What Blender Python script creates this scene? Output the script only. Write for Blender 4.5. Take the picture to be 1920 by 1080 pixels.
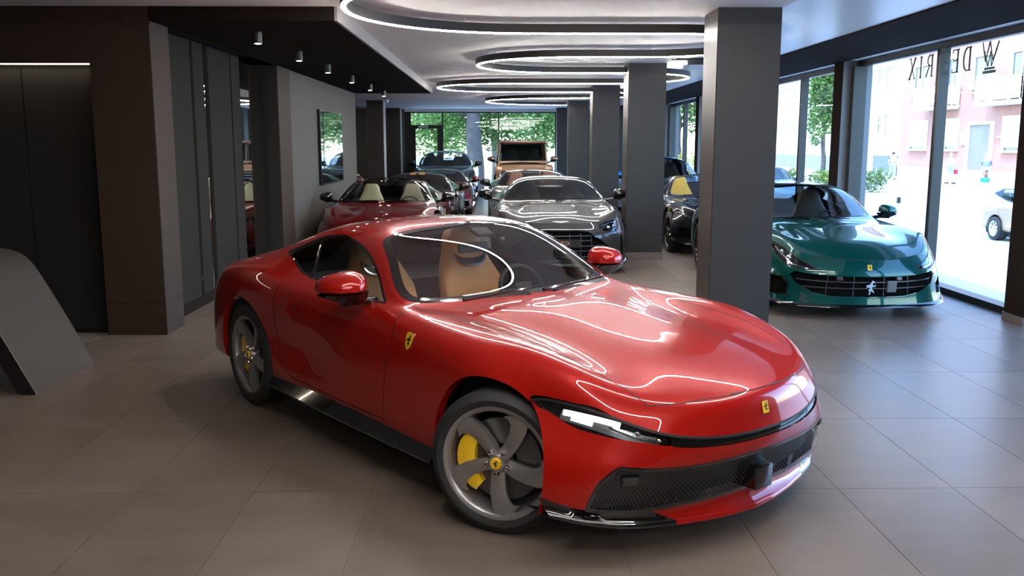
import bpy, bmesh, math, random
import numpy as np
from mathutils import Vector, Matrix, Euler
PI = math.pi
for o in list(bpy.data.objects): bpy.data.objects.remove(o)
SC = bpy.context.scene
COL = SC.collection
# ---------------------------------------------------------------- camera
cam_d = bpy.data.cameras.new('camera'); cam_d.sensor_width = 36; cam_d.lens = 36 * 1700 / 1920
cam_d.clip_start = .05; cam_d.clip_end = 500
cam = bpy.data.objects.new('camera', cam_d); COL.objects.link(cam)
PITCH = math.atan(270 / 1700); YAW = math.atan(25 * math.cos(PITCH) / 1700)
cam.location = (0, 0, 1.767); cam.rotation_euler = (PI / 2 - PITCH, 0, -YAW)
SC.camera = cam
# ---------------------------------------------------------------- sky, sun, exposure
SC.view_settings.view_transform = 'Standard'; SC.view_settings.look = 'None'
SC.view_settings.exposure = 0.42; SC.view_settings.gamma = 1.0; SC.view_settings.use_curve_mapping = False
world = bpy.data.worlds.new('world'); SC.world = world; world.use_nodes = True
wn = world.node_tree.nodes; wl = world.node_tree.links
bg = wn['Background']; sky = wn.new('ShaderNodeTexSky'); sky.sky_type = 'NISHITA'; sky.sun_disc = False
sky.sun_elevation = math.radians(58); sky.sun_rotation = math.radians(250); sky.air_density = 1.3; sky.dust_density = .6
wbm = wn.new('ShaderNodeMix'); wbm.data_type = 'RGBA'; wbm.blend_type = 'MULTIPLY'; wbm.inputs[0].default_value = 1; wbm.inputs[7].default_value = (.70, .92, 1.2, 1)  # camera balanced for the warm lamps
wl.new(sky.outputs[0], wbm.inputs[6]); wl.new(wbm.outputs[2], bg.inputs[0]); bg.inputs[1].default_value = 1.15
sun_d = bpy.data.lights.new('sun', 'SUN'); sun_d.energy = 2.8; sun_d.angle = math.radians(.6); sun_d.color = (.87, .95, 1.0)
sun = bpy.data.objects.new('sun', sun_d); COL.objects.link(sun)
sun.rotation_euler = Vector((.45, .30, -.85)).to_track_quat('-Z', 'Y').to_euler()
# ---------------------------------------------------------------- materials
MATS = {}
def mat(name, col=(.5, .5, .5), rough=.5, metal=0., coat=0., crough=.03, emit=None, estr=1., spec=.5, var=0., vscale=3., bump=0., bscale=80., aniso=None, flake=0.):
    if name in MATS: return MATS[name]
    m = bpy.data.materials.new(name); m.use_nodes = True; MATS[name] = m
    nt = m.node_tree; b = nt.nodes['Principled BSDF']
    b.inputs['Base Color'].default_value = (*col, 1); b.inputs['Roughness'].default_value = rough; b.inputs['Metallic'].default_value = metal
    b.inputs['Coat Weight'].default_value = coat; b.inputs['Coat Roughness'].default_value = crough; b.inputs['Specular IOR Level'].default_value = spec
    if emit: b.inputs['Emission Color'].default_value = (*emit, 1); b.inputs['Emission Strength'].default_value = estr
    tc = nt.nodes.new('ShaderNodeTexCoord')
    if var:
        n = nt.nodes.new('ShaderNodeTexNoise'); n.inputs['Scale'].default_value = vscale; n.inputs['Detail'].default_value = 6
        nt.links.new(tc.outputs['Object'], n.inputs['Vector'])
        mx = nt.nodes.new('ShaderNodeMix'); mx.data_type = 'RGBA'
        mx.inputs[6].default_value = (*[c * (1 - var) for c in col], 1); mx.inputs[7].default_value = (*[min(1, c * (1 + var)) for c in col], 1)
        nt.links.new(n.outputs['Fac'], mx.inputs[0]); nt.links.new(mx.outputs[2], b.inputs['Base Color'])
    if bump:
        n2 = nt.nodes.new('ShaderNodeTexNoise'); n2.inputs['Scale'].default_value = bscale; nt.links.new(tc.outputs['Object'], n2.inputs['Vector'])
        bp = nt.nodes.new('ShaderNodeBump'); bp.inputs['Strength'].default_value = bump; bp.inputs['Distance'].default_value = .01
        nt.links.new(n2.outputs['Fac'], bp.inputs['Height']); nt.links.new(bp.outputs[0], b.inputs['Normal'])
    return m
def glass(name, tint=(.8, .85, .83), ior=1.45, rough=0.):
    """clear or tinted pane: what lies behind shows through the tint, fresnel reflection on top"""
    if name in MATS: return MATS[name]
    m = bpy.data.materials.new(name); m.use_nodes = True; MATS[name] = m; nt = m.node_tree; nt.nodes.clear()
    o = nt.nodes.new('ShaderNodeOutputMaterial'); t = nt.nodes.new('ShaderNodeBsdfTransparent'); g = nt.nodes.new('ShaderNodeBsdfGlossy')
    f = nt.nodes.new('ShaderNodeFresnel'); x = nt.nodes.new('ShaderNodeMixShader')
    t.inputs[0].default_value = (*tint, 1); g.inputs['Roughness'].default_value = rough; f.inputs[0].default_value = ior
    geo = nt.nodes.new('ShaderNodeNewGeometry'); mi = nt.nodes.new('ShaderNodeMath'); mi.operation = 'SUBTRACT'; mi.inputs[0].default_value = 1
    nt.links.new(geo.outputs['Backfacing'], mi.inputs[1]); mu = nt.nodes.new('ShaderNodeMath'); mu.operation = 'MULTIPLY'
    nt.links.new(f.outputs[0], mu.inputs[0]); nt.links.new(mi.outputs[0], mu.inputs[1])
    nt.links.new(mu.outputs[0], x.inputs[0]); nt.links.new(t.outputs[0], x.inputs[1]); nt.links.new(g.outputs[0], x.inputs[2]); nt.links.new(x.outputs[0], o.inputs[0])
    return m
def emission(name, col, s):
    return mat(name, (.8, .8, .8), .5, emit=col, estr=s)
def paint(name, col, metal=.35, rough=.32):
    """car lacquer: metallic flake base under a clear coat"""
    if name in MATS: return MATS[name]
    m = mat(name, col, rough, metal, coat=1., crough=.015, spec=.12)
    nt = m.node_tree; b = nt.nodes['Principled BSDF']; tc = nt.nodes.new('ShaderNodeTexCoord')
    v = nt.nodes.new('ShaderNodeTexVoronoi'); v.inputs['Scale'].default_value = 900; nt.links.new(tc.outputs['Object'], v.inputs['Vector'])
    mx = nt.nodes.new('ShaderNodeMix'); mx.data_type = 'RGBA'; mx.inputs[6].default_value = (*[c * .88 for c in col], 1); mx.inputs[7].default_value = (*[min(1, c * 1.15) for c in col], 1)
    nt.links.new(v.outputs['Color'], mx.inputs[0]); nt.links.new(mx.outputs[2], b.inputs['Base Color'])
    return m
# ---------------------------------------------------------------- objects
def link(name, me, m=None, parent=None, loc=None, rot=None):
    o = bpy.data.objects.new(name, me); COL.objects.link(o)
    if m is not None and me is not None and not me.materials: me.materials.append(m)
    if parent: o.parent = parent
    if loc is not None: o.location = loc
    if rot is not None: o.rotation_euler = rot
    return o
def tag(o, label=None, cat=None, group=None, kind=None):
    if label: o['label'] = label
    if cat: o['category'] = cat
    if group: o['group'] = group
    if kind: o['kind'] = kind
    return o
def thing(name, label, cat, loc=(0, 0, 0), rz=0, group=None):
    o = bpy.data.objects.new(name, None); o.empty_display_size = .2; COL.objects.link(o)
    o.location = loc; o.rotation_euler = (0, 0, rz)
    return tag(o, label, cat, group)
def copy_tree(o, parent=None, m=None):
    c = o.copy(); COL.objects.link(c); c.parent = parent
    for ch in list(o.children): copy_tree(ch, c)
    return c
class MB:
    """collects shapes; build() links them as one mesh object"""
    def __init__(s): s.v = []; s.f = []
    def add(s, vs, fs, M=None):
        k = len(s.v)
        s.v += [tuple(M @ Vector(p)) for p in vs] if M is not None else [tuple(p) for p in vs]
        s.f += [tuple(i + k for i in f) for f in fs]; return s
    def box(s, x0, x1, y0, y1, z0, z1, M=None):
        return s.add([(x0, y0, z0), (x1, y0, z0), (x1, y1, z0), (x0, y1, z0), (x0, y0, z1), (x1, y0, z1), (x1, y1, z1), (x0, y1, z1)],
                     [(0, 3, 2, 1), (4, 5, 6, 7), (0, 1, 5, 4), (1, 2, 6, 5), (2, 3, 7, 6), (3, 0, 4, 7)], M)
    def cbox(s, x0, x1, y0, y1, z0, z1, b=.01, M=None):
        """box with chamfered edges"""
        bm = bmesh.new(); bmesh.ops.create_cube(bm, size=1)
        for v in bm.verts: v.co = Vector(((x0 + x1) / 2 + v.co.x * (x1 - x0), (y0 + y1) / 2 + v.co.y * (y1 - y0), (z0 + z1) / 2 + v.co.z * (z1 - z0)))
        bmesh.ops.bevel(bm, geom=bm.edges[:], offset=b, segments=2, affect='EDGES', profile=.6)
        bm.verts.index_update(); s.add([v.co for v in bm.verts], [[v.index for v in f.verts] for f in bm.faces], M); bm.free(); return s
    def prism(s, poly, h0, h1, M=None, axis='z'):
        """polygon (2D) extruded between h0 and h1 along axis"""
        n = len(poly)
        P = {'z': lambda a, b, h: (a, b, h), 'y': lambda a, b, h: (a, h, b), 'x': lambda a, b, h: (h, a, b)}[axis]
        vs = [P(a, b, h0) for a, b in poly] + [P(a, b, h1) for a, b in poly]
        fs = [tuple(range(n))[::-1], tuple(range(n, 2 * n))] + [(i, (i + 1) % n, n + (i + 1) % n, n + i) for i in range(n)]
        return s.add(vs, fs, M)
    def tube(s, path, r, n=8, cap=True, close=False):
        path = [Vector(p) for p in path]; m = len(path); rr = r if hasattr(r, '__len__') else [r] * m
        k = len(s.v); up = Vector((0, 0, 1)); prev = None
        for i, p in enumerate(path):
            a = path[(i - 1) % m] if (close or i > 0) else p; b = path[(i + 1) % m] if (close or i < m - 1) else p
            t = (b - a).normalized()
            if prev is None: u = t.cross(up); u = t.cross(Vector((1, 0, 0))) if u.length < 1e-3 else u
            else: u = prev - t * prev.dot(t)
            u.normalize(); prev = u; w = t.cross(u)
            for j in range(n):
                q = 2 * PI * j / n; s.v.append(tuple(p + (u * math.cos(q) + w * math.sin(q)) * rr[i]))
        for i in range(m if close else m - 1):
            i2 = (i + 1) % m
            for j in range(n): s.f.append((k + i * n + j, k + i * n + (j + 1) % n, k + i2 * n + (j + 1) % n, k + i2 * n + j))
        if cap and not close: s.f.append(tuple(k + j for j in range(n))[::-1]); s.f.append(tuple(k + (m - 1) * n + j for j in range(n)))
        return s
    def lathe(s, prof, n=24, axis='y', M=None, close=False):
        """profile of (radius, height) spun about an axis"""
        vs = []; fs = []; m = len(prof)
        for j in range(n):
            c, q = math.cos(2 * PI * j / n), math.sin(2 * PI * j / n)
            for r, h in prof: vs.append((r * c, h, r * q) if axis == 'y' else (r * c, r * q, h) if axis == 'z' else (h, r * c, r * q))
        for j in range(n):
            for i in range(m if close else m - 1):
                a = j * m + i; b = j * m + (i + 1) % m; c2 = ((j + 1) % n) * m + (i + 1) % m; d = ((j + 1) % n) * m + i
                fs.append((a, b, c2, d))
        return s.add(vs, fs, M)
    def grid(s, G, M=None, closeu=False, closev=False):
        a, b = len(G), len(G[0]); vs = [p for r in G for p in r]; fs = []
        for i in range(a if closeu else a - 1):
            for j in range(b if closev else b - 1):
                fs.append((i * b + j, i * b + (j + 1) % b, ((i + 1) % a) * b + (j + 1) % b, ((i + 1) % a) * b + j))
        return s.add(vs, fs, M)
    def mesh(s, name, smooth=None):
        me = bpy.data.meshes.new(name); me.from_pydata(s.v, [], s.f); me.update()
        bm = bmesh.new(); bm.from_mesh(me); bmesh.ops.recalc_face_normals(bm, faces=bm.faces); bm.to_mesh(me); bm.free()
        if smooth:
            me.polygons.foreach_set('use_smooth', [True] * len(me.polygons)); me.set_sharp_from_angle(angle=math.radians(smooth))
        return me
    def build(s, name, m, parent=None, smooth=None, loc=None, rot=None):
        return link(name, s.mesh(name, smooth), m, parent, loc, rot)
def struct(o): o['kind'] = 'structure'; return o
def spl(pts, n=8, close=False):
    """Catmull-Rom through points (any dimension)"""
    P = [np.array(p, float) for p in pts]; m = len(P); out = []
    for i in range(m if close else m - 1):
        p0 = P[(i - 1) % m] if (close or i > 0) else 2 * P[0] - P[1]; p1 = P[i]; p2 = P[(i + 1) % m]; p3 = P[(i + 2) % m] if (close or i + 2 < m) else 2 * P[-1] - P[-2]
        for k in range(n):
            t = k / n; out.append(.5 * (2 * p1 + (p2 - p0) * t + (2 * p0 - 5 * p1 + 4 * p2 - p3) * t * t + (3 * p1 - p0 - 3 * p2 + p3) * t ** 3))
    if not close: out.append(P[-1])
    return [tuple(q) for q in out]
def text_obj(name, body, size, m, parent=None, M=None, ext=.004, align='CENTER', font_mirror=False):
    cu = bpy.data.curves.new(name, 'FONT'); cu.body = body; cu.size = size; cu.extrude = ext; cu.align_x = align; cu.resolution_u = 3
    t = bpy.data.objects.new(name, cu); COL.objects.link(t); dg = bpy.context.evaluated_depsgraph_get()
    me = bpy.data.meshes.new_from_object(t.evaluated_get(dg)); bpy.data.objects.remove(t); bpy.data.curves.remove(cu)
    if M is not None: me.transform(M)
    me.materials.clear()
    return link(name, me, m, parent)
# ================================================================ THE ROOM
ZC = 2.974
M_ceil = mat('ceiling_paint', (.80, .78, .76), .6, var=.02, vscale=1.5)
M_ceil2 = mat('satin_ceiling', (.72, .73, .74), .3, var=.03, vscale=.8)
M_brown = mat('brown_wall_panel', (.044, .028, .019), .65, spec=.2, var=.12, vscale=6, bump=.05, bscale=200)
M_char = mat('charcoal_panel', (.026, .024, .022), .8, var=.06, spec=.08)
M_wgrey = mat('warm_grey_wall', (.10, .090, .084), .7, var=.05, spec=.3, vscale=2)
M_dark = mat('dark_brown_soffit', (.020, .014, .012), .9, var=.1, spec=.04)
M_blk = mat('black_frame_metal', (.012, .012, .013), .35, metal=.4, var=.05)
M_post = mat('anodised_window_post', (.035, .037, .036), .4, spec=.4, var=.05)
M_colm = mat('grey_column_panel', (.036, .036, .038), .45, var=.05, spec=.3)
M_coledge = mat('brown_column_panel', (.050, .040, .034), .45, var=.06, spec=.25)
M_lint = mat('pale_reveal', (.85, .85, .84), .5, var=.03)
M_plinth = mat('brushed_plinth', (.20, .17, .155), .35, metal=.3, var=.08)
M_ext = mat('exterior_render', (.45, .43, .40), .8, var=.05)
M_mirror = mat('mirror_panel', (.80, .78, .76), .015, metal=1., var=.01)
M_pane = glass('shopfront_glass', (.93, .96, .95))
def sbox(name, m, *b): return struct(MB().box(*b).build(name, m))
# floor: bed with recessed joints, the tiles on it
M_bed = mat('tile_grout', (.17, .145, .125), .8, var=.1, vscale=20)
floor = sbox('floor', M_bed, -7.5, 5.55, -5.2, 32.4, -.3, -.004)
M_tile = bpy.data.materials.new('porcelain_tile'); M_tile.use_nodes = True
nt = M_tile.node_tree; b = nt.nodes['Principled BSDF']; tc = nt.nodes.new('ShaderNodeTexCoord'); oi = nt.nodes.new('ShaderNodeObjectInfo')
geo = nt.nodes.new('ShaderNodeNewGeometry')
n1 = nt.nodes.new('ShaderNodeTexNoise'); n1.inputs['Scale'].default_value = 1.8; n1.inputs['Detail'].default_value = 8; n1.inputs['Roughness'].default_value = .62
mp = nt.nodes.new('ShaderNodeMapping'); mp.inputs['Scale'].default_value = (1, 2.2, 1)
nt.links.new(geo.outputs['Position'], mp.inputs['Vector']); nt.links.new(mp.outputs[0], n1.inputs['Vector'])
cr = nt.nodes.new('ShaderNodeValToRGB'); cr.color_ramp.elements[0].position = .25; cr.color_ramp.elements[1].position = .75
cr.color_ramp.elements[0].color = (.125, .097, .079, 1); cr.color_ramp.elements[1].color = (.19, .152, .128, 1)
nt.links.new(n1.outputs['Fac'], cr.inputs[0])
hs = nt.nodes.new('ShaderNodeHueSaturation'); mr = nt.nodes.new('ShaderNodeMapRange'); mr.inputs[3].default_value = .9; mr.inputs[4].default_value = 1.1
nt.links.new(oi.outputs['Random'], mr.inputs[0]); nt.links.new(mr.outputs[0], hs.inputs['Value']); nt.links.new(cr.outputs[0], hs.inputs['Color']); nt.links.new(hs.outputs[0], b.inputs['Base Color'])
mr2 = nt.nodes.new('ShaderNodeMapRange'); mr2.inputs[3].default_value = .27; mr2.inputs[4].default_value = .40
nt.links.new(n1.outputs['Fac'], mr2.inputs[0]); nt.links.new(mr2.outputs[0], b.inputs['Roughness'])
TX, TY = .603, 1.204
tile_me = MB().box(-TX / 2 + .0018, TX / 2 - .0018, -TY / 2 + .0018, TY / 2 - .0018, -.02, 0).mesh('tile')
tiles = []
for i in range(-12, 10):
    for j in range(-8, 24):
        x = -.053 + TX * (i + .5); y = 4.462 + TY * (j + .5)
        if x < -7.4 or x > 5.45 or y < -5 or y > 32.2: continue
        if x < -3.4 and y > 8.6 and y < 20: continue
        vis = y > 2.9 and (-.60 * y - .6) < x < .56 * y + .6
        tiles.append((0 if vis else 1, math.hypot(x, y), x, y))
tiles.sort()
rest = MB()
for k, (v, dd, x, y) in enumerate(tiles):
    if k < 300 and v == 0: link('floor_tile', tile_me, M_tile, floor, (x, y, 0))
    else: rest.box(x - TX / 2 + .0018, x + TX / 2 - .0018, y - TY / 2 + .0018, y + TY / 2 - .0018, -.02, 0)
ft = rest.build('floor_tile_field', M_tile, floor); ft['kind'] = 'stuff'
# ceiling, soffits, roof slab
ceil = sbox('ceiling', M_ceil, -7.5, 2.55, -5.2, 32.4, ZC, ZC + .05)
sbox('ceiling_side', M_ceil2, 2.55, 3.96, -5.2, 32.4, 2.99, 3.1)
sbox('ceiling_window_soffit', M_dark, 3.94, 5.15, -5.2, 32.4, ZC, 3.1)
sbox('trim_1', M_lint, 5.15, 5.42, -5.2, 32.4, 2.99, 3.1)
sbox('ceiling_roof_slab', M_ext, -7.7, 5.75, -5.4, 32.6, 3.1, 3.5)
sbox('ceiling_soffit', M_dark, -3.105, -1.46, 8.37, 20.1, 2.85, ZC)
M_soffit_lit = mat('lit_soffit_grey', (.30, .29, .28), .6, var=.03)  # light falling on the soffit's side face, put into the colour
sbox('soffit_side_lit', M_soffit_lit, -1.46, -1.435, 8.37, 20.12, 2.85, ZC)  # thin board added to show that face paler than the dark soffit
sbox('trim_4', M_soffit_lit, -3.1, -1.435, 20.1, 20.12, 2.85, ZC)
# walls out of view that close the room
sbox('wall_back', M_wgrey, -7.6, 5.6, -5.4, -5.2, -.3, 3.1)
sbox('wall_left', M_wgrey, -7.7, -7.5, -5.4, 32.5, -.3, 3.1)
# left: brown wall with the niche, its pillar, the LED line
bw = sbox('wall_left_brown', M_brown, -7.5, -3.655, 8.37, 8.9, 2.478, ZC)
niche = sbox('wall_left_niche', M_char, -7.5, -3.655, 8.52, 8.9, 0, 2.478)
for x0, x1 in ((-7.4, -5.52), (-5.50, -4.335), (-4.325, -3.70)):
    MB().box(x0, x1, 8.49, 8.52, .035, 2.44).build('wall_panel', M_char, niche)
MB().box(-7.4, -3.655, 8.385, 8.41, 2.472, 2.482).build('led_line', emission('warm_led', (1, .86, .68), 14), bw)
pil = sbox('wall_left_pillar', M_brown, -3.655, -3.112, 8.37, 8.84, .31, ZC)
MB().box(-3.655, -3.112, 8.372, 8.84, 0, .306).build('plinth', M_brown, pil)
M_bside = mat('taupe_lacquer', (.052, .038, .033), .7, spec=.15, var=.06)
MB().box(-3.112, -3.106, 8.375, 8.84, .31, 2.95).build('side_panel', M_bside, pil)
MB().box(-3.112, -3.106, 8.375, 8.84, 0, .306).build('side_plinth', M_bside, pil)
# mirror-and-panel wall
mw = sbox('wall_left_feature', M_char, -3.6, -3.31, 8.84, 13.4, 0, 2.85)
for y0, y1 in ((8.84, 9.89), (9.98, 10.32), (10.50, 11.33), (11.385, 11.72)):
    MB().box(-3.31, -3.265, y0, y1, .12, 2.85).build('wall_panel', M_char, mw)
for y0, y1 in ((9.89, 9.98), (10.32, 10.50), (11.33, 11.385), (11.84, 12.95)):
    MB().box(-3.31, -3.29, y0 + .002, y1 - .002, .12, 2.85).build('mirror_strip', M_mirror, mw)
MB().box(-3.31, -3.262, 8.84, 12.95, .0, .118).build('baseboard', M_dark, mw)
for yy in (9.92, 10.9): MB().cbox(-3.268, -3.258, yy - .03, yy + .03, .28, .36, .004).build('wall_socket', M_blk, mw)
p2_ = sbox('wall_left_pier', M_char, -3.6, -3.10, 13.0, 13.75, 0, 2.85)
MB().box(-3.10, -3.085, 13.0, 13.75, .0, 2.85).build('side_panel', M_brown, p2_)
sbox('wall_left_screen', M_wgrey, -3.6, -3.11, 13.75, 20.1, 0, 2.86)
# alcove on the far left and its two columns
sbox('wall_left_alcove', M_wgrey, -7.5, -3.6, 19.9, 20.1, 0, ZC)
def column(name, x0, x1, y0, y1, m, edge, top=ZC):
    c = sbox(name, m, x0, x1, y0, y1, .1, top)
    MB().box(x0 - .012, x1 + .012, y0 - .012, y1 + .012, 0, .1).build('plinth', M_plinth, c)
    for (a, bb, e, f) in ((x0 - .008, x0, y0 + .012, y1 - .012), (x1, x1 + .008, y0 + .012, y1 - .012)):
        MB().box(a, bb, e, f, .1, top).build('side_panel', edge, c)
    return c
M_colpale = mat('pale_column_side', (.42, .38, .36), .45, var=.05)
for y, m, e in ((8.36, M_colm, M_coledge), (14.0, M_colm, M_coledge), (19.3, M_colm, M_coledge), (25.9, M_colm, M_coledge), (31.0, M_colm, M_coledge)):
    column('column', 1.975, 2.535, y, y + .56, m, e)
M_brcol = mat('brown_black_column', (.030, .021, .018), .4, var=.1)
column('column', -3.69, -3.235, 25.9, 26.4, M_brcol, M_colpale); column('column', -3.86, -3.35, 31.4, 31.9, M_brcol, M_colpale)
# ---------------------------------------------------------------- right window wall
M_pier_daylit = mat('daylit_pier_grey', (.17, .18, .19), .5, var=.04)  # window light on the pier's near face painted in as paler grey
PIL = [(-5.2, -4.9), (-.75, -.4), (3.98, 4.33), (8.68, 9.03), (13.83, 14.18), (18.6, 18.95), (23.7, 24.05), (28.5, 28.85), (32.0, 32.4)]
MUL = [[-2.8], [1.6], [6.4], [11.05], [16.05], [21.1], [26.2], [30.4]]
for a, bb in PIL[2:]:
    c = sbox('wall_right_pier', M_pier_daylit, 5.16, 5.6, a, bb, .08, 2.99); MB().box(5.15, 5.16, a, bb, .08, 2.99).build('side_panel', M_dark, c); MB().box(5.14, 5.6, a - .01, bb + .01, 0, .08).build('plinth', M_plinth, c)  # dark side panel added so only the daylit face stays pale
sbox('wall_right_header', M_ext, 5.42, 5.75, -5.2, 32.4, 2.96, 3.1); sbox('wall_right_base', M_ext, 5.56, 5.75, -5.2, 32.4, -.8, -.002)
sbox('wall_right', M_colm, 5.25, 5.6, -5.2, 3.98, 0, 2.99)
for k in range(2, 8):
    y0, y1 = PIL[k][1], PIL[k + 1][0]; w = thing('window_%d' % (k - 1), 'x', 'x'); del w['label'], w['category']; struct(w)
    f = MB().box(5.30, 5.46, y0, y1, 0, .075); f.box(5.37, 5.46, y0, y1, 2.90, 2.99); f.build('window_frame', M_blk, w)
    for yj in (y0, y1 - .13): MB().box(5.28, 5.47, yj, yj + .13, .075, 2.905).build('jamb', M_post, w)
    e = [y0 + .13]
    for ym in MUL[k]: MB().box(5.28, 5.40, ym, ym + .08, .075, 2.905).build('mullion', M_post, w); MB().box(5.275, 5.28, ym + .05, ym + .08, .075, 2.905).build('mullion_seal', M_blk, w); e += [ym, ym + .08]
    e.append(y1 - .13)
    for i in range(0, len(e), 2): MB().add([(5.41, e[i], .07), (5.41, e[i + 1], .07), (5.41, e[i + 1], 2.91), (5.41, e[i], 2.91)], [(0, 3, 2, 1)]).build('pane', M_pane, w)
# ---------------------------------------------------------------- far window wall
YF = 32.15
sbox('wall_far_left', M_wgrey, -7.5, -3.28, YF, YF + .25, 0, ZC); sbox('wall_far_right', M_colm, 2.02, 5.6, YF, YF + .25, 0, ZC)
sbox('wall_far_header', M_ceil, -3.3, 2.05, YF, YF + .25, 2.87, ZC); sbox('wall_far_base', M_ext, -7.5, 5.6, YF + .1, YF + .3, -.8, 0)
w = thing('window_7', 'x', 'x'); del w['label'], w['category']; struct(w)
f = MB().box(-3.28, 2.02, YF, YF + .08, 2.83, 2.87); f.box(-1.95, 2.02, YF, YF + .08, 0, .05); f.box(-3.28, -3.06, YF, YF + .1, 0, 2.87); f.box(1.97, 2.02, YF, YF + .08, 0, 2.87); f.build('window_frame', M_blk, w)
for x in (-1.98, -.02): MB().box(x, x + .045, YF, YF + .1, 0, 2.85).build('mullion', M_blk, w)
for a, bb, z0, z1 in ((-3.06, -1.98, 2.42, 2.83), (-1.935, -.02, .05, 2.83), (.025, 1.97, .05, 2.83)):
    MB().add([(a, YF + .05, z0), (bb, YF + .05, z0), (bb, YF + .05, z1), (a, YF + .05, z1)], [(0, 1, 2, 3)]).build('pane', M_pane, w)
dr = thing('door_1', 'x', 'x', (-2.5, YF, 0)); del dr['label'], dr['category']; struct(dr)
f = MB().box(-.56, .54, 0, .08, 2.30, 2.42); f.box(-.56, -.40, 0, .08, 0, 2.3); f.box(.36, .54, 0, .08, 0, 2.3); f.box(-.4, .36, 0, .08, 0, .14); f.build('door_frame', M_blk, dr)
MB().add([(-.4, .05, .14), (.36, .05, .14), (.36, .05, 2.3), (-.4, .05, 2.3)], [(0, 1, 2, 3)]).build('pane', glass('door_glass', (.55, .6, .55)), dr)
MB().cbox(-.3, .05, -.05, .0, 2.33, 2.39, .008).build('door_closer', mat('closer_grey', (.5, .5, .5), .4), dr); MB().tube([(.40, -.05, .9), (.40, -.05, 1.5)], .015).build('door_handle', M_post, dr)
# ================================================================ CAR BUILDING KIT
# cars are built in their own frame: x forward from the front axle, y to the car's left, z up from the ground
def bspl(n, ts):
    kn = np.concatenate([[0] * 3, np.arange(0, n - 2), [n - 3] * 3]).astype(float)
    ts = np.clip(ts, 0, n - 3 - 1e-9); B = np.zeros((len(ts), n + 3))
    for i in range(n + 3): B[:, i] = (ts >= kn[i]) & (ts < kn[i + 1])
    for d in range(1, 4):
        N = np.zeros((len(ts), n + 3 - d))
        for i in range(n + 3 - d):
            a = kn[i + d] - kn[i]; b = kn[i + d + 1] - kn[i + 1]
            if a > 0: N[:, i] += (ts - kn[i]) / a * B[:, i]
            if b > 0: N[:, i] += (kn[i + d + 1] - ts) / b * B[:, i + 1]
        B = N
    return B, np.array([kn[i + 1] + kn[i + 2] + kn[i + 3] for i in range(n)]) / 3
class Sheet:
    """smooth surface through a grid of half-section points, mirrored about y = 0; coordinates (station, row)"""
    def __init__(s, T, nu, nv, row0=0):
        P = np.array([[(x, -y, z) for x, y, z in r] + [(x, y, z) for x, y, z in r[-2::-1]] for r in T], float)
        K, R = P.shape[:2]; s.K = K; s.R = (R + 1) // 2; s.row0 = row0
        gu = bspl(K, np.array([0.]))[1]; gv = bspl(R, np.array([0.]))[1]; Gu = bspl(K, gu)[0]; Gv = bspl(R, gv)[0]; Q = P.copy()
        for _ in range(2): Q = Q + .8 * (P - np.einsum('ai,ijk,bj->abk', Gu, Q, Gv))
        Q[:, s.R - 1, 1] = 0
        s.gu, s.gv, s.Q = gu, gv, Q; s.iu = np.linspace(0, K - 1, nu); s.iv = np.linspace(0, R - 1, nv)
        s.D = s.ev(s.iu, s.iv)
    def ev(s, iu, iv):
        K, R = s.K, 2 * s.R - 1
        Bu = bspl(K, np.interp(iu, np.arange(K), s.gu))[0]; Bv = bspl(R, np.interp(iv, np.arange(R), s.gv))[0]
        return np.einsum('ai,ijk,bj->abk', Bu, s.Q, Bv)
    def at(s, u, r, left=False):
        """point and outward normal at (station, row); right side unless left"""
        j = r - s.row0
        if left: j = 2 * s.R - 2 - j
        A = s.ev(np.array([u - .02, u, u + .02]).clip(0, s.K - 1), np.array([j - .02, j, j + .02]).clip(0, 2 * s.R - 2))
        n = np.cross(A[1, 2] - A[1, 0], A[2, 1] - A[0, 1]); n /= (np.linalg.norm(n) + 1e-12)
        return A[1, 1], n * s.sgn
    sgn = 1.
    def bm(s):
        D = s.D; a, b = D.shape[:2]
        tu = np.gradient(D, axis=0); tv = np.gradient(D, axis=1); N = np.cross(tv, tu); N /= (np.linalg.norm(N, axis=2, keepdims=True) + 1e-12)
        c = D - np.array([D[:, :, 0].mean(), 0, .35]); sg = np.sign((N * c).sum()); N *= sg; s.sgn = sg
        B = bmesh.new(); Lu = B.verts.layers.float.new('su'); Lr = B.verts.layers.float.new('sr'); Ln = B.verts.layers.float_vector.new('n')
        Lg = B.faces.layers.int.new('reg'); V = []
        for i in range(a):
            row = []
            for j in range(b):
                v = B.verts.new(D[i, j]); v[Lu] = s.iu[i]; v[Lr] = s.row0 + min(s.iv[j], 2 * s.R - 2 - s.iv[j]); v[Ln] = N[i, j]; row.append(v)
            V.append(row)
        for i in range(a - 1):
            for j in range(b - 1):
                q = (V[i][j], V[i][j + 1], V[i + 1][j + 1], V[i + 1][j])
                B.faces.new(q if sg > 0 else q[::-1])
        return B
def sdf(poly, X, Y):
    """signed distance to a closed polygon, negative inside"""
    P = np.asarray(poly, float); Q = np.roll(P, -1, 0); d = np.full(X.shape, 1e9); ins = np.zeros(X.shape, bool)
    for (ax, ay), (bx, by) in zip(P, Q):
        ex, ey = bx - ax, by - ay; t = np.clip(((X - ax) * ex + (Y - ay) * ey) / (ex * ex + ey * ey + 1e-12), 0, 1)
        d = np.minimum(d, np.hypot(X - ax - t * ex, Y - ay - t * ey))
        c = ((ay > Y) != (by > Y)); 
        with np.errstate(divide='ignore', invalid='ignore'): xx = ax + (Y - ay) * ex / (ey if abs(ey) > 1e-12 else 1e-12)
        ins ^= c & (X < xx)
    return np.where(ins, -d, d)
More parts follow.
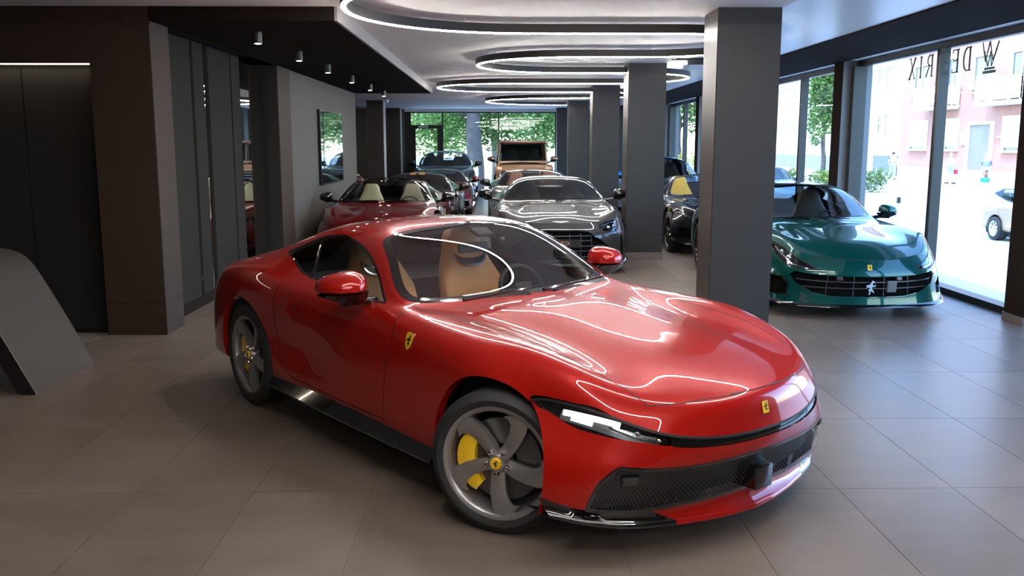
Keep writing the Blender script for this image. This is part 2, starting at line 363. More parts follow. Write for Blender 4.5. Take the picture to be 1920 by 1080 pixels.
def region(B, fn, rid, src=(0,), where=None):
    """cut the sheet along fn = 0 and mark the inside (fn < 0) of faces now in src as rid; rid None deletes"""
    B.verts.ensure_lookup_table(); B.verts.index_update(); Lu = B.verts.layers.float['su']; Lr = B.verts.layers.float['sr']; Lg = B.faces.layers.int['reg']
    co = np.array([v.co for v in B.verts]); su = np.array([v[Lu] for v in B.verts]); sr = np.array([v[Lr] for v in B.verts])
    f = fn(co, su, sr); f = np.where(np.abs(f) < 1e-6, 1e-6, f); ok = where(co, su, sr) if where else np.ones(len(f), bool)
    f = np.where(ok, f, np.abs(f) + 1e-3)
    es = [e for e in B.edges if (f[e.verts[0].index] < 0) != (f[e.verts[1].index] < 0) and any(q[Lg] in src for q in e.link_faces)]
    new = []; fv = {v: f[i] for i, v in enumerate(B.verts)}
    for e in es:
        a, b = e.verts; t = fv[a] / (fv[a] - fv[b]); t = min(max(t, .02), .98)
        ne, nv = bmesh.utils.edge_split(e, a, t); new.append(nv)
    if new: bmesh.ops.connect_verts(B, verts=new)
    ns = set(new); kill = []
    for q in B.faces:
        if q[Lg] in src:
            m = [fv[v] for v in q.verts if v not in ns]
            if m and sum(m) / len(m) < 0:
                if rid is None: kill.append(q)
                else: q[Lg] = rid
    B.verts.index_update()
    if kill: bmesh.ops.delete(B, geom=kill, context='FACES')
def clean(B, small=40):
    """fold slivers left by the cuts into the panel beside them"""
    Lg = B.faces.layers.int['reg']; seen = set()
    for q0 in list(B.faces):
        if q0 in seen: continue
        comp = [q0]; seen.add(q0); i = 0
        while i < len(comp):
            for e in comp[i].edges:
                for g in e.link_faces:
                    if g not in seen and g[Lg] == q0[Lg]: seen.add(g); comp.append(g)
            i += 1
        if len(comp) < small:
            cnt = {}
            for g in comp:
                for e in g.edges:
                    for h in e.link_faces:
                        if h[Lg] != q0[Lg]: cnt[h[Lg]] = cnt.get(h[Lg], 0) + 1
            if cnt:
                k = max(cnt, key=cnt.get)
                for g in comp: g[Lg] = k
def piece(B, rids, name, m, parent, offset=0., side=None, thick=0.):
    """faces of the given regions as one mesh object, with the smooth sheet's normals"""
    Lg = B.faces.layers.int['reg']; Ln = B.verts.layers.float_vector['n']; idx = {}; vs = []; ns = []; fs = []
    for q in B.faces:
        if q[Lg] in rids:
            if side is not None and q.calc_center_median().y * side < 0: continue
            r = []
            for v in q.verts:
                if v not in idx: n = v[Ln].normalized(); idx[v] = len(vs); vs.append(v.co + n * offset); ns.append(n)
                r.append(idx[v])
            fs.append(r)
    if not fs: return None
    me = bpy.data.meshes.new(name); me.from_pydata(vs, [], fs); me.update(); me.polygons.foreach_set('use_smooth', [True] * len(me.polygons))
    me.normals_split_custom_set_from_vertices(ns)
    return link(name, me, m, parent)
def strip(sheets, paths, w, lift, name, m, parent):
    """flat ribbon lying on the sheet along paths of (station, row)"""
    mb = MB()
    for sh, path, left in paths:
        pts = [sh.at(u, r, left) for u, r in path]; G = []
        for i, (p, n) in enumerate(pts):
            t = pts[min(i + 1, len(pts) - 1)][0] - pts[max(i - 1, 0)][0]; b = np.cross(n, t); b /= (np.linalg.norm(b) + 1e-9)
            q = p + n * lift; G.append([tuple(q - b * w / 2), tuple(q + n * .0006), tuple(q + b * w / 2)])
        mb.grid(G)
    return mb.build(name, m, parent)
def dense(path, k=6):
    o = []
    for a, b in zip(path[:-1], path[1:]): o += [(a[0] + (b[0] - a[0]) * i / k, a[1] + (b[1] - a[1]) * i / k) for i in range(k)]
    return o + [path[-1]]
M_seam = mat('panel_gap_black', (.004, .004, .004), .6, var=.02)
M_trim = mat('gloss_black_trim', (.006, .006, .006), .08, coat=1., var=.02)
M_rub = mat('tyre_rubber', (.018, .018, .019), .62, var=.1, vscale=30, bump=.1)
M_lin = mat('cabin_black', (.012, .012, .012), .7, var=.1, vscale=20)
M_gun = mat('gunmetal_rim', (.34, .33, .325), .33, metal=.75, var=.04)
M_blkrim = mat('black_rim', (.02, .02, .02), .22, metal=.6, coat=.6, var=.04)
M_disc = mat('brake_disc', (.12, .12, .12), .4, metal=.8, var=.1, vscale=40)
M_steel = mat('polished_steel', (.75, .75, .75), .12, metal=1., var=.02)
M_yel = mat('yellow_enamel', (.85, .52, .01), .25, coat=1., var=.02)
M_net = mat('mesh_grey', (.07, .07, .072), .3, metal=.6, var=.05)
M_white = mat('drl_lit', (.9, .9, .9), .3, emit=(1, .97, .9), estr=2.2)
M_lens = glass('lamp_lens', (.93, .95, .97))
M_wind = glass('windscreen_glass', (.86, .90, .88), 2.25)
M_side = glass('side_glass', (.40, .43, .42), 1.5)
HORSE = [(-.10, -.50), (-.02, -.36), (-.12, -.20), (-.02, -.05), (-.16, .0), (-.30, -.12), (-.22, .08), (-.34, .14), (-.16, .16), (-.02, .20), (.04, .36), (.14, .50), (.18, .42), (.30, .40), (.26, .30), (.16, .30), (.16, .16), (.30, .10), (.34, .22), (.38, .12), (.28, .02), (.14, .04), (.10, -.08), (.22, -.20), (.30, -.40), (.22, -.38), (.10, -.22), (.06, -.32), (.02, -.50)]
def frame_at(p, n, up=(0, 0, 1)):
    n = Vector(n).normalized(); u = Vector(up); x = u.cross(n).normalized(); y = n.cross(x)
    return Matrix(((x.x, y.x, n.x, p[0]), (x.y, y.y, n.y, p[1]), (x.z, y.z, n.z, p[2]), (0, 0, 0, 1)))
def badge(parent, p, n, w, h, shape='rect', name='emblem', lean=0.):
    """yellow enamel badge with a rearing horse"""
    Mx = frame_at(p, n)
    if shape == 'rect': out = [(-w / 2, -h / 2), (w / 2, -h / 2), (w / 2, h / 2), (-w / 2, h / 2)]
    elif shape == 'round': out = [(w / 2 * math.cos(a * PI / 12), w / 2 * math.sin(a * PI / 12)) for a in range(24)]
    else: out = [(0, -h / 2), (w * .28, -h * .36), (w * .44, -h * .12), (w / 2, h * .2), (w * .46, h * .42), (w * .25, h * .47), (0, h / 2), (-w * .25, h * .47), (-w * .46, h * .42), (-w / 2, h * .2), (-w * .44, -h * .12), (-w * .28, -h * .36)]
    e = MB().prism([(a * 1.10, b * 1.07) for a, b in out], -.003, .002, Mx).build(name, M_steel if shape != 'round' else M_yel, parent)
    MB().prism(out, .002, .0032, Mx).build('enamel', M_yel, e)
    k = min(h, w * 1.35) * .78
    MB().prism([(a * k, b * k) for a, b in HORSE], .0032, .004, Mx).build('horse', M_seam, e)
    return e
# ---------------------------------------------------------------- wheels
WCACHE = {}
def wheel(parent, x, y, R, style='five', rim=.262, wid=.24, mrim=None, steer=0., cal=None, name='wheel', cap=True, detail=2):
    """rim with tyre, spokes, disc, caliper, bolts; outer face on the local +y side"""
    mrim = mrim or M_gun; key = (round(R, 3), style, rim, wid, detail)
    if key not in WCACHE:
        n = 48 if detail > 1 else 28; W = wid; d = {}
        # barrel and lip
        d['rim'] = MB().lathe([(rim - .012, W / 2 - .012), (rim + .004, W / 2 - .006), (rim + .008, W / 2 - .02), (rim - .004, W / 2 - .03), (rim - .012, 0), (rim - .02, -W / 2 + .02), (rim - .028, -W / 2 + .02), (rim - .024, W / 2 - .045), (rim - .020, W / 2 - .02)], n, 'y', close=True).mesh('wheel', 45)
        t = [(rim, -W / 2 + .01), (rim + .02, -W / 2), (R - .04, -W / 2), (R - .012, -W / 2 + .014), (R, -W / 2 + .035)]
        for g in (-.3, -.1, .1, .3): t += [(R, W * g - .006), (R - .007, W * g - .005), (R - .007, W * g + .005), (R, W * g + .006)]
        t += [(R, W / 2 - .035), (R - .012, W / 2 - .014), (R - .04, W / 2), (rim + .035, W / 2 + .002), (rim + .018, W / 2 - .001), (rim, W / 2 - .014)]
        d['tyre'] = MB().lathe(t, n, 'y').mesh('tyre', 40)
        d['disc'] = MB().lathe([(.07, W / 2 - .115), (.075, W / 2 - .085), (.10, W / 2 - .085), (.195, W / 2 - .085), (.195, W / 2 - .115), (.07, W / 2 - .115)], 40, 'y').mesh('disc', 30)
        d['hub'] = MB().lathe([(0, W / 2 - .012), (.038, W / 2 - .016), (.050, W / 2 - .034), (.056, W / 2 - .07), (.05, W / 2 - .10)], 30, 'y').mesh('hub', 40)
        ns = {'five': 5, 'ten': 10, 'multi': 7, 'split': 5, 'steel': 8}[style]; d['ns'] = ns
        mb = MB(); yo = W / 2 - .018
        def blade(path, hw, t0, t1):
            G = []
            for k in range(len(path)):
                (px, pz) = path[k]; a = path[max(k - 1, 0)]; c = path[min(k + 1, len(path) - 1)]; tx, tz = c[0] - a[0], c[1] - a[1]; L = math.hypot(tx, tz) + 1e-9; nx, nz = -tz / L, tx / L
                w1, w2 = hw[k]; yy = t0[k]; th = t1[k]
                G.append([(px + nx * w1, yy - .004, pz + nz * w1), (px + nx * w1 * .2, yy, pz + nz * w1 * .2), (px - nx * w2, yy - .020, pz - nz * w2), (px - nx * w2 * .9, yy - th, pz - nz * w2 * .9), (px + nx * w1 * .9, yy - th, pz + nz * w1 * .9)])
            mb.grid(G, closev=True); k0 = len(mb.v) - len(G) * 5; mb.f.append(tuple(range(k0, k0 + 5))); mb.f.append(tuple(range(len(mb.v) - 5, len(mb.v))))
        if style == 'five':
            P = [(.03, 0), (.09, .004), (.15, .002), (.20, -.010), (.235, -.030), (rim - .008, -.058)]
            blade(P, [(.030, .030), (.033, .031), (.037, .035), (.042, .042), (.050, .056), (.058, .072)], [yo - .012, yo - .006, yo - .002, yo, yo + .002, yo + .002], [.05, .05, .045, .04, .035, .03])
        elif style == 'steel':
            P = [(.05, 0), (.13, 0), (rim - .005, 0)]; blade(P, [(.035, .035), (.03, .03), (.06, .06)], [yo, yo + .005, yo], [.03, .02, .02])
        else:
            w = {'ten': .012, 'multi': .018, 'split': .02}[style]
            for dz in ((-.035, .035) if style in ('split',) else (0,)):
                P = [(.04, dz * .3), (.12, dz * .6), (.20, dz), (rim - .006, dz * 1.25)]
                blade(P, [(w * 1.3, w * 1.3), (w, w), (w, w), (w * 1.3, w * 1.3)], [yo - .012, yo - .004, yo, yo], [.05, .045, .04, .03])
        d['spoke'] = mb.mesh('spoke', 35)
        b = MB()
        b.lathe([(0, .004), (.010, .001), (.0135, -.006), (.0135, -.03)], 8, 'y'); d['bolt'] = b.mesh('bolt', 40)
        c = MB(); prof = []
        for k in range(11):
            a = math.radians(-40 + 8 * k); prof.append((a,))
        G = []
        for k in range(11):
            a = math.radians(-46 + 9.2 * k); rr = .125 + .012 * (abs(k - 5) / 5) ** 2; ro = .215 - .02 * (abs(k - 5) / 5) ** 3
            G.append([(rr * math.cos(a), W / 2 - .052, rr * math.sin(a)), ((rr + ro) / 2 * math.cos(a), W / 2 - .040, (rr + ro) / 2 * math.sin(a)), (ro * math.cos(a), W / 2 - .052, ro * math.sin(a)), (ro * math.cos(a), W / 2 - .15, ro * math.sin(a)), (rr * math.cos(a), W / 2 - .15, rr * math.sin(a))])
        c.grid(G, closev=True); c.f.append((0, 1, 2, 3, 4)); c.f.append(tuple(range(50, 55))); d['cal'] = c.mesh('caliper', 40)
        WCACHE[key] = d
    d = WCACHE[key]
    def lk(nm, me, m, par, **kw):
        me2 = me.copy() if me.materials and me.materials[0] is not m else me
        if me2 is not me: me2.materials.clear()
        return link(nm, me2, m, par, **kw)
    out = 1 if y > 0 else -1
    w = lk(name, d['rim'], mrim, parent, loc=(x, y, R), rot=(0, 0, steer + (0 if out > 0 else PI)))
    lk('tyre', d['tyre'], M_rub, w); lk('hub', d['hub'], mrim, w)
    ph = .35
    for k in range(d['ns']): lk('spoke', d['spoke'], mrim, w, rot=(0, ph + 2 * PI * k / d['ns'], 0))
    if detail > 0: lk('brake_disc', d['disc'], M_disc, w)
    if cal is not None:
        lk('brake_caliper', d['cal'], cal, w, rot=(0, (PI if out > 0 else 0) + .12, 0))
    if detail > 1:
        for k in range(5):
            a = ph + .63 + 2 * PI * k / 5; lk('wheel_bolt', d['bolt'], M_steel, w, loc=(.055 * math.cos(a), wid / 2 - .008, .055 * math.sin(a)))
    if cap and detail > 1:
        c = MB().lathe([(0, wid / 2 - .004), (.024, wid / 2 - .004), (.028, wid / 2 - .010), (.028, wid / 2 - .02)], 24, 'y').build('centre_cap', M_yel, w, 40)
        MB().prism([(-a * .034, b_ * .034) for a, b_ in HORSE], wid / 2 - .004, wid / 2 - .003, axis='y').build('horse_mark', M_seam, w)
    return w
# ---------------------------------------------------------------- cabin pieces
def seat(parent, x, y, z, m, m2=None, wings=True, h=.86, w=.52, rec=18, name='seat'):
    """high-backed bucket seat: back shell lofted from outline rows, cushion, headrest trim"""
    rows = [(0, .80), (.15, .90), (.35, 1.0), (.50, .96), (.62, .78), (.72, .60), (.80, .54), (.86, .40)]
    G = []
    for t, k in [(a / .86 * h, b * w / 2) for a, b in rows]:
        r = []
        for j in range(14):
            a = 2 * PI * j / 14; c, s_ = math.cos(a), math.sin(a); sq = lambda q: math.copysign(abs(q) ** .6, q)
            dep = .06 + .03 * (1 - t / h); r.append((sq(s_) * dep + (.03 * (abs(c) ** 2) if t < h * .7 else 0), sq(c) * k, t))
        G.append(r)
    Mx = Matrix.Translation((x, y, z)) @ Matrix.Rotation(math.radians(-rec), 4, 'Y')
    mb = MB().grid(G, closev=True); n = len(mb.v); mb.f.append(tuple(range(14))); mb.f.append(tuple(range(n - 14, n)))
    me = mb.mesh('backrest', 60); me.transform(Mx); s = link(name, me, m, parent)
    MB().cbox(-.08, .46, -w / 2, w / 2, -.12, .04, .04, Matrix.Translation((x + .02, y, z))).build('cushion', m, s, 50)
    for k in (-1, 1): MB().cbox(-.05, .44, k * w * .43 - .05, k * w * .43 + .05, -.05, .09, .03, Matrix.Translation((x + .02, y, z))).build('bolster', m, s, 50)
    if wings and m2:
        o = spl([(-.115, .055), (-.085, -.01), (0, -.03), (.085, -.01), (.115, .055), (.075, .028), (0, .018), (-.075, .028)], 4, True)
        MB().prism([(a * 1.2, b * 1.25 + h * .71) for a, b in o], .074, .090, Mx, axis='x').build('headrest_trim', M_steel, s)
        MB().prism([(a * 1.02, b * .8 + h * .711) for a, b in o], .090, .094, Mx, axis='x').build('headrest_inlay', m2, s)
    return s
def steering(parent, x, y, z, m):
    Mx = Matrix.Translation((x, y, z)) @ Matrix.Rotation(math.radians(-24), 4, 'Y')
    pts = [tuple(Mx @ Vector((0, .175 * math.cos(a * PI / 16), .165 * math.sin(a * PI / 16)))) for a in range(32)]
    s = MB().tube(pts, .014, 8, close=True).build('steering_wheel', m, parent, 60)
    MB().cbox(-.02, .03, -.07, .07, -.05, .05, .02, Mx).build('airbag_boss', m, s, 50)
    for a, b in ((-.16, -.06), (.06, .16)): MB().box(-.008, .008, a, b, -.02, .015, Mx).build('wheel_arm', m, s)
    return s
def side_mirror(parent, x, y, z, sy, m, k=1., stalk=True, root=(-.02, .80, .90)):
    """door mirror: rounded shell on an arm, glass at the back"""
    G = []
    for i, (dx, s_) in enumerate([(.10, .25), (.085, .62), (.05, .9), (0, 1.), (-.04, .98), (-.055, .9)]):
        r = []
        for j in range(16):
            a = 2 * PI * j / 16; sq = lambda q: math.copysign(abs(q) ** .75, q)
            yy = sq(math.cos(a)) * .115 * s_; zz = sq(math.sin(a)) * s_ * (.078 - .018 * (yy / .115) if math.sin(a) > 0 else .022)
            r.append((x + dx * k - .03 * (yy > 0) * yy / .1, y + sy * (yy - .01 * (1 - s_)) * k, z + zz * k + .006))
        G.append(r)
    mb = MB().grid(G, closev=True); mb.f.append(tuple(range(16))); o = mb.build('door_mirror', m, parent, 50)
    g = MB(); g.add([tuple(p) for p in G[-1]], [tuple(range(16))]); g.build('mirror_glass', M_steel, o)
    b = [(p[0], p[1], p[2]) for p in G[3]]
    lo = MB(); lo.grid([[(x + (.088 * w_) * k, y + sy * a * k, z - .014 * k), (x + .05 * w_ * k, y + sy * a * k, z - d_ * k), (x - .048 * k, y + sy * a * k, z - d_ * k), (x - .052 * k, y + sy * a * k, z - .012 * k)] for a, w_, d_ in ((-.125, .25, .035), (-.10, .75, .066), (-.04, 1., .072), (.02, 1., .060), (.07, .85, .042), (.108, .4, .024))], closev=True); lo.build('mirror_underside', M_trim, o)
    if stalk:
        rx, ry, rz = root; MB().tube([(x + rx + .02, sy * ry, rz), (x + .01, (sy * ry + y) / 2, (rz + z - .05) / 2 + .005), (x + .015, y, z - .055 * k)], [.028, .02, .03], 8).build('mirror_arm', M_trim, o, 60)
    return o
def net(sh, u0, u1, r0, r1, inside, nu, nr, wdt, inset, name, parent, hexa=True):
    """wire netting laid behind an opening of a sheet"""
    mb = MB(); cache = {}
    def pt(a, b, left):
        q = (round(a, 4), round(b, 4), left)
        if q not in cache:
            p, n = sh.at(u0 + (u1 - u0) * a / nu, r0 + (r1 - r0) * b / nr, left); cache[q] = (p - n * inset, n)
        return cache[q]
    for left in (False, True):
        for i in range(nu):
            for j in range(nr):
                ua, ra = u0 + (u1 - u0) * (i + .5) / nu, r0 + (r1 - r0) * (j + .5) / nr
                if not inside(ua, ra): continue
                for (a0, b0, a1, b1) in ((i, j, i + 1, j + 1), (i, j + 1, i + 1, j)):
                    p, n = pt(a0, b0, left); q, _ = pt(a1, b1, left); t = q - p; c = np.cross(n, t); c = c / (np.linalg.norm(c) + 1e-9) * wdt / 2
                    k = len(mb.v); mb.v += [tuple(p - c), tuple(p + c), tuple(q + c), tuple(q - c)]; mb.f.append((k, k + 1, k + 2, k + 3))
    o = mb.build(name, M_net, parent); o['kind'] = 'stuff'; return o
# ================================================================ SPORTS CAR SHELL (coupe) AND MAKER
def low(x, y0=.80, z0=.20, y1=.90, z1=.24, y2=.935, z2=.31, y3=.91, z3=.52, y4=.945, z4=.74):
    return [(x, y0, z0), (x, y1, z1), (x, y2, z2), (x, y3, z3), (x, y4, z4)]
COUPE = [low(.2, y2=.94, y3=.94, y4=.92, z3=.45, z4=.58) + [(.23, .865, .668), (.40, .80, .672), (.56, .72, .645), (.715, .56, .572), (.81, .30, .53), (.84, 0, .522)],
 low(.17, y2=.945, y3=.945, y4=.925, z3=.46, z4=.61) + [(.20, .868, .70), (.37, .797, .722), (.525, .705, .708), (.68, .545, .645), (.785, .29, .615), (.815, 0, .605)],
 low(.1, y2=.95, y3=.955, y4=.935, z3=.47, z4=.65) + [(.13, .878, .745), (.29, .792, .785), (.44, .695, .772), (.61, .53, .715), (.735, .28, .693), (.775, 0, .69)],
 low(.0, y2=.95, y3=.96, y4=.95, z3=.5, z4=.69) + [(.02, .89, .80), (.09, .80, .85), (.19, .69, .842), (.28, .52, .788), (.37, .27, .800), (.40, 0, .793)],
 low(-.18, y2=.95, y3=.96, y4=.955, z3=.5, z4=.72) + [(-.17, .905, .825), (-.15, .81, .88), (-.13, .69, .872), (-.12, .5, .836), (-.11, .26, .862), (-.1, 0, .857)],
 low(-.62, y2=.945, y3=.948, y4=.935) + [(-.62, .895, .84), (-.60, .82, .886), (-.58, .71, .894), (-.54, .54, .884), (-.48, .28, .906), (-.46, 0, .904)],
 low(-1.0, y2=.94, y3=.942, y4=.920) + [(-1.0, .882, .858), (-.985, .825, .903), (-.955, .785, .918), (-.92, .735, .925), (-.80, .40, .93), (-.72, 0, .935)],
 low(-1.25, y2=.94, y3=.933, y4=.918) + [(-1.25, .878, .866), (-1.24, .82, .916), (-1.22, .745, 1.0), (-1.18, .668, 1.085), (-1.08, .36, 1.115), (-1.02, 0, 1.125)],
 low(-1.5, y2=.94, y3=.922, y4=.925) + [(-1.5, .878, .873), (-1.5, .812, .926), (-1.49, .70, 1.085), (-1.46, .59, 1.215), (-1.38, .33, 1.27), (-1.34, 0, 1.285)],
 low(-1.8, y2=.94, y3=.915, y4=.942, z4=.77) + [(-1.8, .892, .89), (-1.8, .80, .943), (-1.8, .69, 1.10), (-1.8, .565, 1.235), (-1.76, .31, 1.292), (-1.75, 0, 1.305)],
 low(-2.15, y2=.95, y3=.935, y4=.965) + [(-2.15, .92, .895), (-2.15, .80, .965), (-2.15, .68, 1.10), (-2.15, .55, 1.215), (-2.15, .30, 1.265), (-2.15, 0, 1.277)],
 low(-2.5, y2=.965, y3=.975, y4=.983) + [(-2.5, .935, .90), (-2.5, .80, .985), (-2.5, .67, 1.075), (-2.5, .53, 1.15), (-2.5, .29, 1.19), (-2.5, 0, 1.20)],
 low(-2.9, y2=.965, y3=.98, y4=.975) + [(-2.9, .925, .892), (-2.9, .80, .962), (-2.9, .66, 1.01), (-2.9, .50, 1.045), (-2.9, .27, 1.07), (-2.9, 0, 1.075)],
 low(-3.3, y2=.93, y3=.94, y4=.92, z4=.72) + [(-3.3, .86, .86), (-3.3, .77, .91), (-3.3, .65, .93), (-3.3, .48, .945), (-3.3, .25, .955), (-3.3, 0, .96)],
 low(-3.52, y1=.85, y2=.84, y3=.83, y4=.80, z4=.70) + [(-3.55, .74, .80), (-3.57, .66, .845), (-3.58, .55, .86), (-3.58, .4, .87), (-3.58, .2, .88), (-3.58, 0, .88)],
 low(-3.55, y0=.76, y1=.8, y2=.8, y3=.78, y4=.74, z3=.45, z4=.60) + [(-3.62, .68, .70), (-3.65, .6, .74), (-3.66, .5, .76), (-3.66, .36, .77), (-3.66, .18, .78), (-3.66, 0, .78)],
 low(-3.45, y0=.7, y1=.74, y2=.74, y3=.72, y4=.68, z2=.28, z3=.3, z4=.32) + [(-3.5, .62, .33), (-3.52, .55, .33), (-3.53, .46, .33), (-3.54, .33, .33), (-3.54, .16, .33), (-3.54, 0, .33)]]
NOSE = [COUPE[0][5:],
 [(.235, .875, .640), (.415, .812, .625), (.58, .727, .585), (.727, .562, .518), (.818, .30, .492), (.846, 0, .487)],
 [(.30, .905, .56), (.44, .845, .53), (.60, .75, .49), (.735, .57, .445), (.815, .30, .425), (.84, 0, .42)],
 [(.37, .935, .42), (.47, .885, .41), (.60, .785, .40), (.715, .60, .385), (.79, .31, .375), (.812, 0, .37)],
 [(.39, .945, .30), (.475, .905, .285), (.58, .81, .26), (.685, .62, .25), (.755, .32, .245), (.775, 0, .24)],
 [(.38, .945, .21), (.46, .91, .19), (.56, .82, .165), (.66, .63, .15), (.73, .32, .15), (.75, 0, .15)]]
POLY = dict(
 wind=[(6.02, 10.6), (6.0, 9.5), (5.97, 8.5), (6.05, 8.0), (6.35, 7.88), (7.2, 7.92), (7.8, 8.0), (7.97, 8.25), (8.0, 9.3), (7.98, 10.6)],
 dlo=[(6.35, 6.3), (6.9, 6.95), (7.5, 7.2), (8.2, 7.4), (8.9, 7.62), (9.4, 7.7), (10.1, 7.6), (10.6, 7.2), (11.0, 6.82), (10.6, 6.5), (10.1, 6.15), (9.6, 5.95), (8.5, 5.92), (7.2, 5.95), (6.5, 6.05)],
 hood=[(1.9, 10.6), (1.9, 9.7), (1.8, 8.9), (1.55, 8.3), (1.3, 7.83), (2.2, 7.5), (3.0, 7.22), (4.2, 7.15), (4.9, 6.98), (5.5, 7.0), (5.8, 7.4), (5.85, 8.4), (5.9, 9.5), (5.9, 10.6)],
 nose=[(-1, 6.95), (.02, 7.2), (.3, 6.7), (1.3, 7.83), (1.55, 8.3), (1.8, 8.9), (1.9, 9.7), (1.9, 10.6), (-1, 10.6)],
 door=[(5.65, 5.9), (5.55, 5), (5.5, 4.3), (5.65, 3.2), (5.7, 2.05), (7.5, 2.0), (9.6, 2.05), (10.05, 2.5), (10.15, 3.8), (10.1, 5.0), (9.8, 5.9)],
 fend=[(-1, -1), (-1, 9), (5.95, 9), (5.65, 5.9), (5.55, 5), (5.5, 4.3), (5.65, 3.2), (5.7, -1)],
 rear=[(9.5, 10.6), (9.5, 8.7), (10.8, 8.5), (12.2, 8.55), (12.3, 10.6)],
 roof=[(8.12, 10.6), (8.12, 8.1), (9.5, 7.8), (11.2, 7.3), (11.8, 8.0), (11.8, 10.6)])
def arch_lip(B, arches, name, m, parent):
    for (ax, az, ar) in arches:
      for sd in (-1, 1):
        mb = MB()
        for e in B.edges:
            if e.is_boundary and e.verts[0].co.y * sd > 0:
                a, b = e.verts[0].co, e.verts[1].co
                if abs(math.hypot(a.x - ax, a.z - az) - ar) < .006 and abs(math.hypot(b.x - ax, b.z - az) - ar) < .006:
                    s = math.copysign(.035, a.y); c = lambda p, k: (ax + (p.x - ax) * k, p.y - s, az + (p.z - az) * k)
                    i = len(mb.v); mb.v += [tuple(a), tuple(b), c(b, .985), c(a, .985)]; mb.f.append((i, i + 1, i + 2, i + 3))
        if mb.f: mb.build(name, m, parent)
def in_poly(poly):
    P = np.asarray(poly, float)
    return lambda u, r: sdf(P, np.array([u]), np.array([r]))[0] < 0
def make_car(name, label, body, o, cat='car', loc=(0, 0), ang=-90, group=None):
    """body: paint; o: options. returns the root"""
    S = o.get('S', COUPE); FA = o.get('FA', NOSE); q = o.get('q', 1.); pol = dict(POLY); pol.update(o.get('pol', {}))
    rz = math.radians(ang); root = thing(name, label, cat, (loc[0], loc[1], o.get('z', 0)), rz, group)
    sh = Sheet(S, int(150 * q), int(110 * q) | 1); B = sh.bm(); fa = Sheet(FA, int(46 * q), int(90 * q) | 1, 5); BF = fa.bm()
    fa.sgn = fa.sgn
    wf, wr = o.get('wf', (0., .338, .395)), o.get('wr', (-2.67, .352, .40)); yw = o.get('yw', (.825, .825)); rt = o.get('tyre', (.338, .352))
    arches = [(wf[0], wf[1], wf[2]), (wr[0], wr[1], wr[2])]
    for ax, az, ar in arches:
        for bb in (B, BF): region(bb, lambda c, u, r: np.hypot(c[:, 0] - ax, c[:, 2] - az) - ar, None, (0,), lambda c, u, r: np.abs(c[:, 1]) > .5)
    arch_lip(B, arches, 'arch_lip', body, root); arch_lip(BF, arches[:1], 'arch_lip', body, root)
    sm = {k: spl(v, 4, True) if k in ('wind', 'dlo') else v for k, v in pol.items() if v}
    pf = lambda k: (lambda c, u, r: sdf(sm[k], u, r))
    openr = o.get('open', False)
    if 'lamp' in sm: region(B, pf('lamp'), 9)
    region(B, pf('wind'), 1); region(B, pf('dlo'), 2)
    bl = o.get('bpil', ((10.0, 7.5), (9.42, 5.85)))
    region(B, lambda c, u, r: -(u - (bl[1][0] + (r - bl[1][1]) * (bl[0][0] - bl[1][0]) / (bl[0][1] - bl[1][1]))), 3, (2,))
    region(B, pf('hood'), 5); region(B, pf('nose'), 6); region(B, pf('door'), 7); region(B, pf('fend'), 8)
    if openr: region(B, pf('roof'), None, (0, 3)) ; region(B, lambda c, u, r: np.full(len(u), -1.), None, (2, 3)) if openr == 2 else None
    else: region(B, pf('rear'), 4); region(B, pf('roof'), 11)
    clean(B)
    # pieces
    piece(B, (0,), 'body_shell', body, root)
    if not openr: piece(B, (11,), 'roof', o.get('roofm', body), root)
    piece(B, (5,), 'bonnet', o.get('hoodm', body), root); piece(B, (6,), 'nose_panel', body, root)
    for sd in (-1, 1): piece(B, (7,), 'door', body, root, side=sd); piece(B, (8,), 'front_fender', body, root, side=sd)
    wm = o.get('glass', M_wind); sg = o.get('sglass', M_side)
    piece(B, (1,), 'windscreen', wm, root)
    for sd in (-1, 1): piece(B, (2,), 'door_window', sg, root, side=sd); piece(B, (3,), 'quarter_window', sg, root, side=sd)
    piece(B, (4,), 'rear_window', sg, root)
    piece(B, (0, 5, 6, 7, 8, 11), 'inner_lining', M_lin, root, offset=-.022)
    # seams and glass borders
    P = []
    def both(s, path): P.extend([(s, dense(path), False), (s, dense(path), True)])
    if o.get('hoodseam', True): both(sh, pol['hood'][0:11])
    both(sh, pol['door'][:10])
    if q >= .6: strip(None, P, .0055, .0008, 'panel_gaps', M_seam, root)
    P = []; w0 = sm['wind']; half = [p for p in w0 if p[1] <= 10.05]; i0 = max(range(len(half)), key=lambda i: 0)
    fr = [(u + (.0), r) for u, r in half]
    both(sh, fr); strip(None, P, o.get('frit', .05), .0012, 'windscreen_border', M_trim, root)
    P = []; 
    if openr != 2: both(sh, sm['dlo'] + [sm['dlo'][0]]); [strip(None, [p_], .016, .0014, 'window_trim', M_trim, root) for p_ in P]; P = []; both(sh, [bl[0], bl[1]]); [strip(None, [p_], .035, .001, 'b_pillar', M_trim, root) for p_ in P]
    # wheel wells, floor
    for ax, az, ar in arches:
        for sd in (-1, 1):
            mb = MB(); R2 = ar + .012
            mb.grid([[(ax + R2 * math.cos(t), sd * y, az + R2 * math.sin(t)) for y in (.5, .68, .84)] for t in [math.radians(-22 + 224 * k / 20) for k in range(21)]])
            mb.add([(ax + R2 * math.cos(t), sd * .5, az + R2 * math.sin(t)) for t in [math.radians(-22 + 224 * k / 20) for k in range(21)]], [tuple(range(21))])
            mb.build('wheel_well', M_lin, root)
    L = S[-1][-1][0]; hw = max(p[1] for p in S[6]) - .10
    fl = MB().box(wr[0] + .42, wf[0] - .42, -hw, hw, .12, .2); fl.box(L + .15, wr[0] + .4, -.5, .5, .15, .24); fl.box(wf[0] - .42, wf[0] + .5, -.5, .5, .14, .2); fl.build('underbody', M_lin, root)
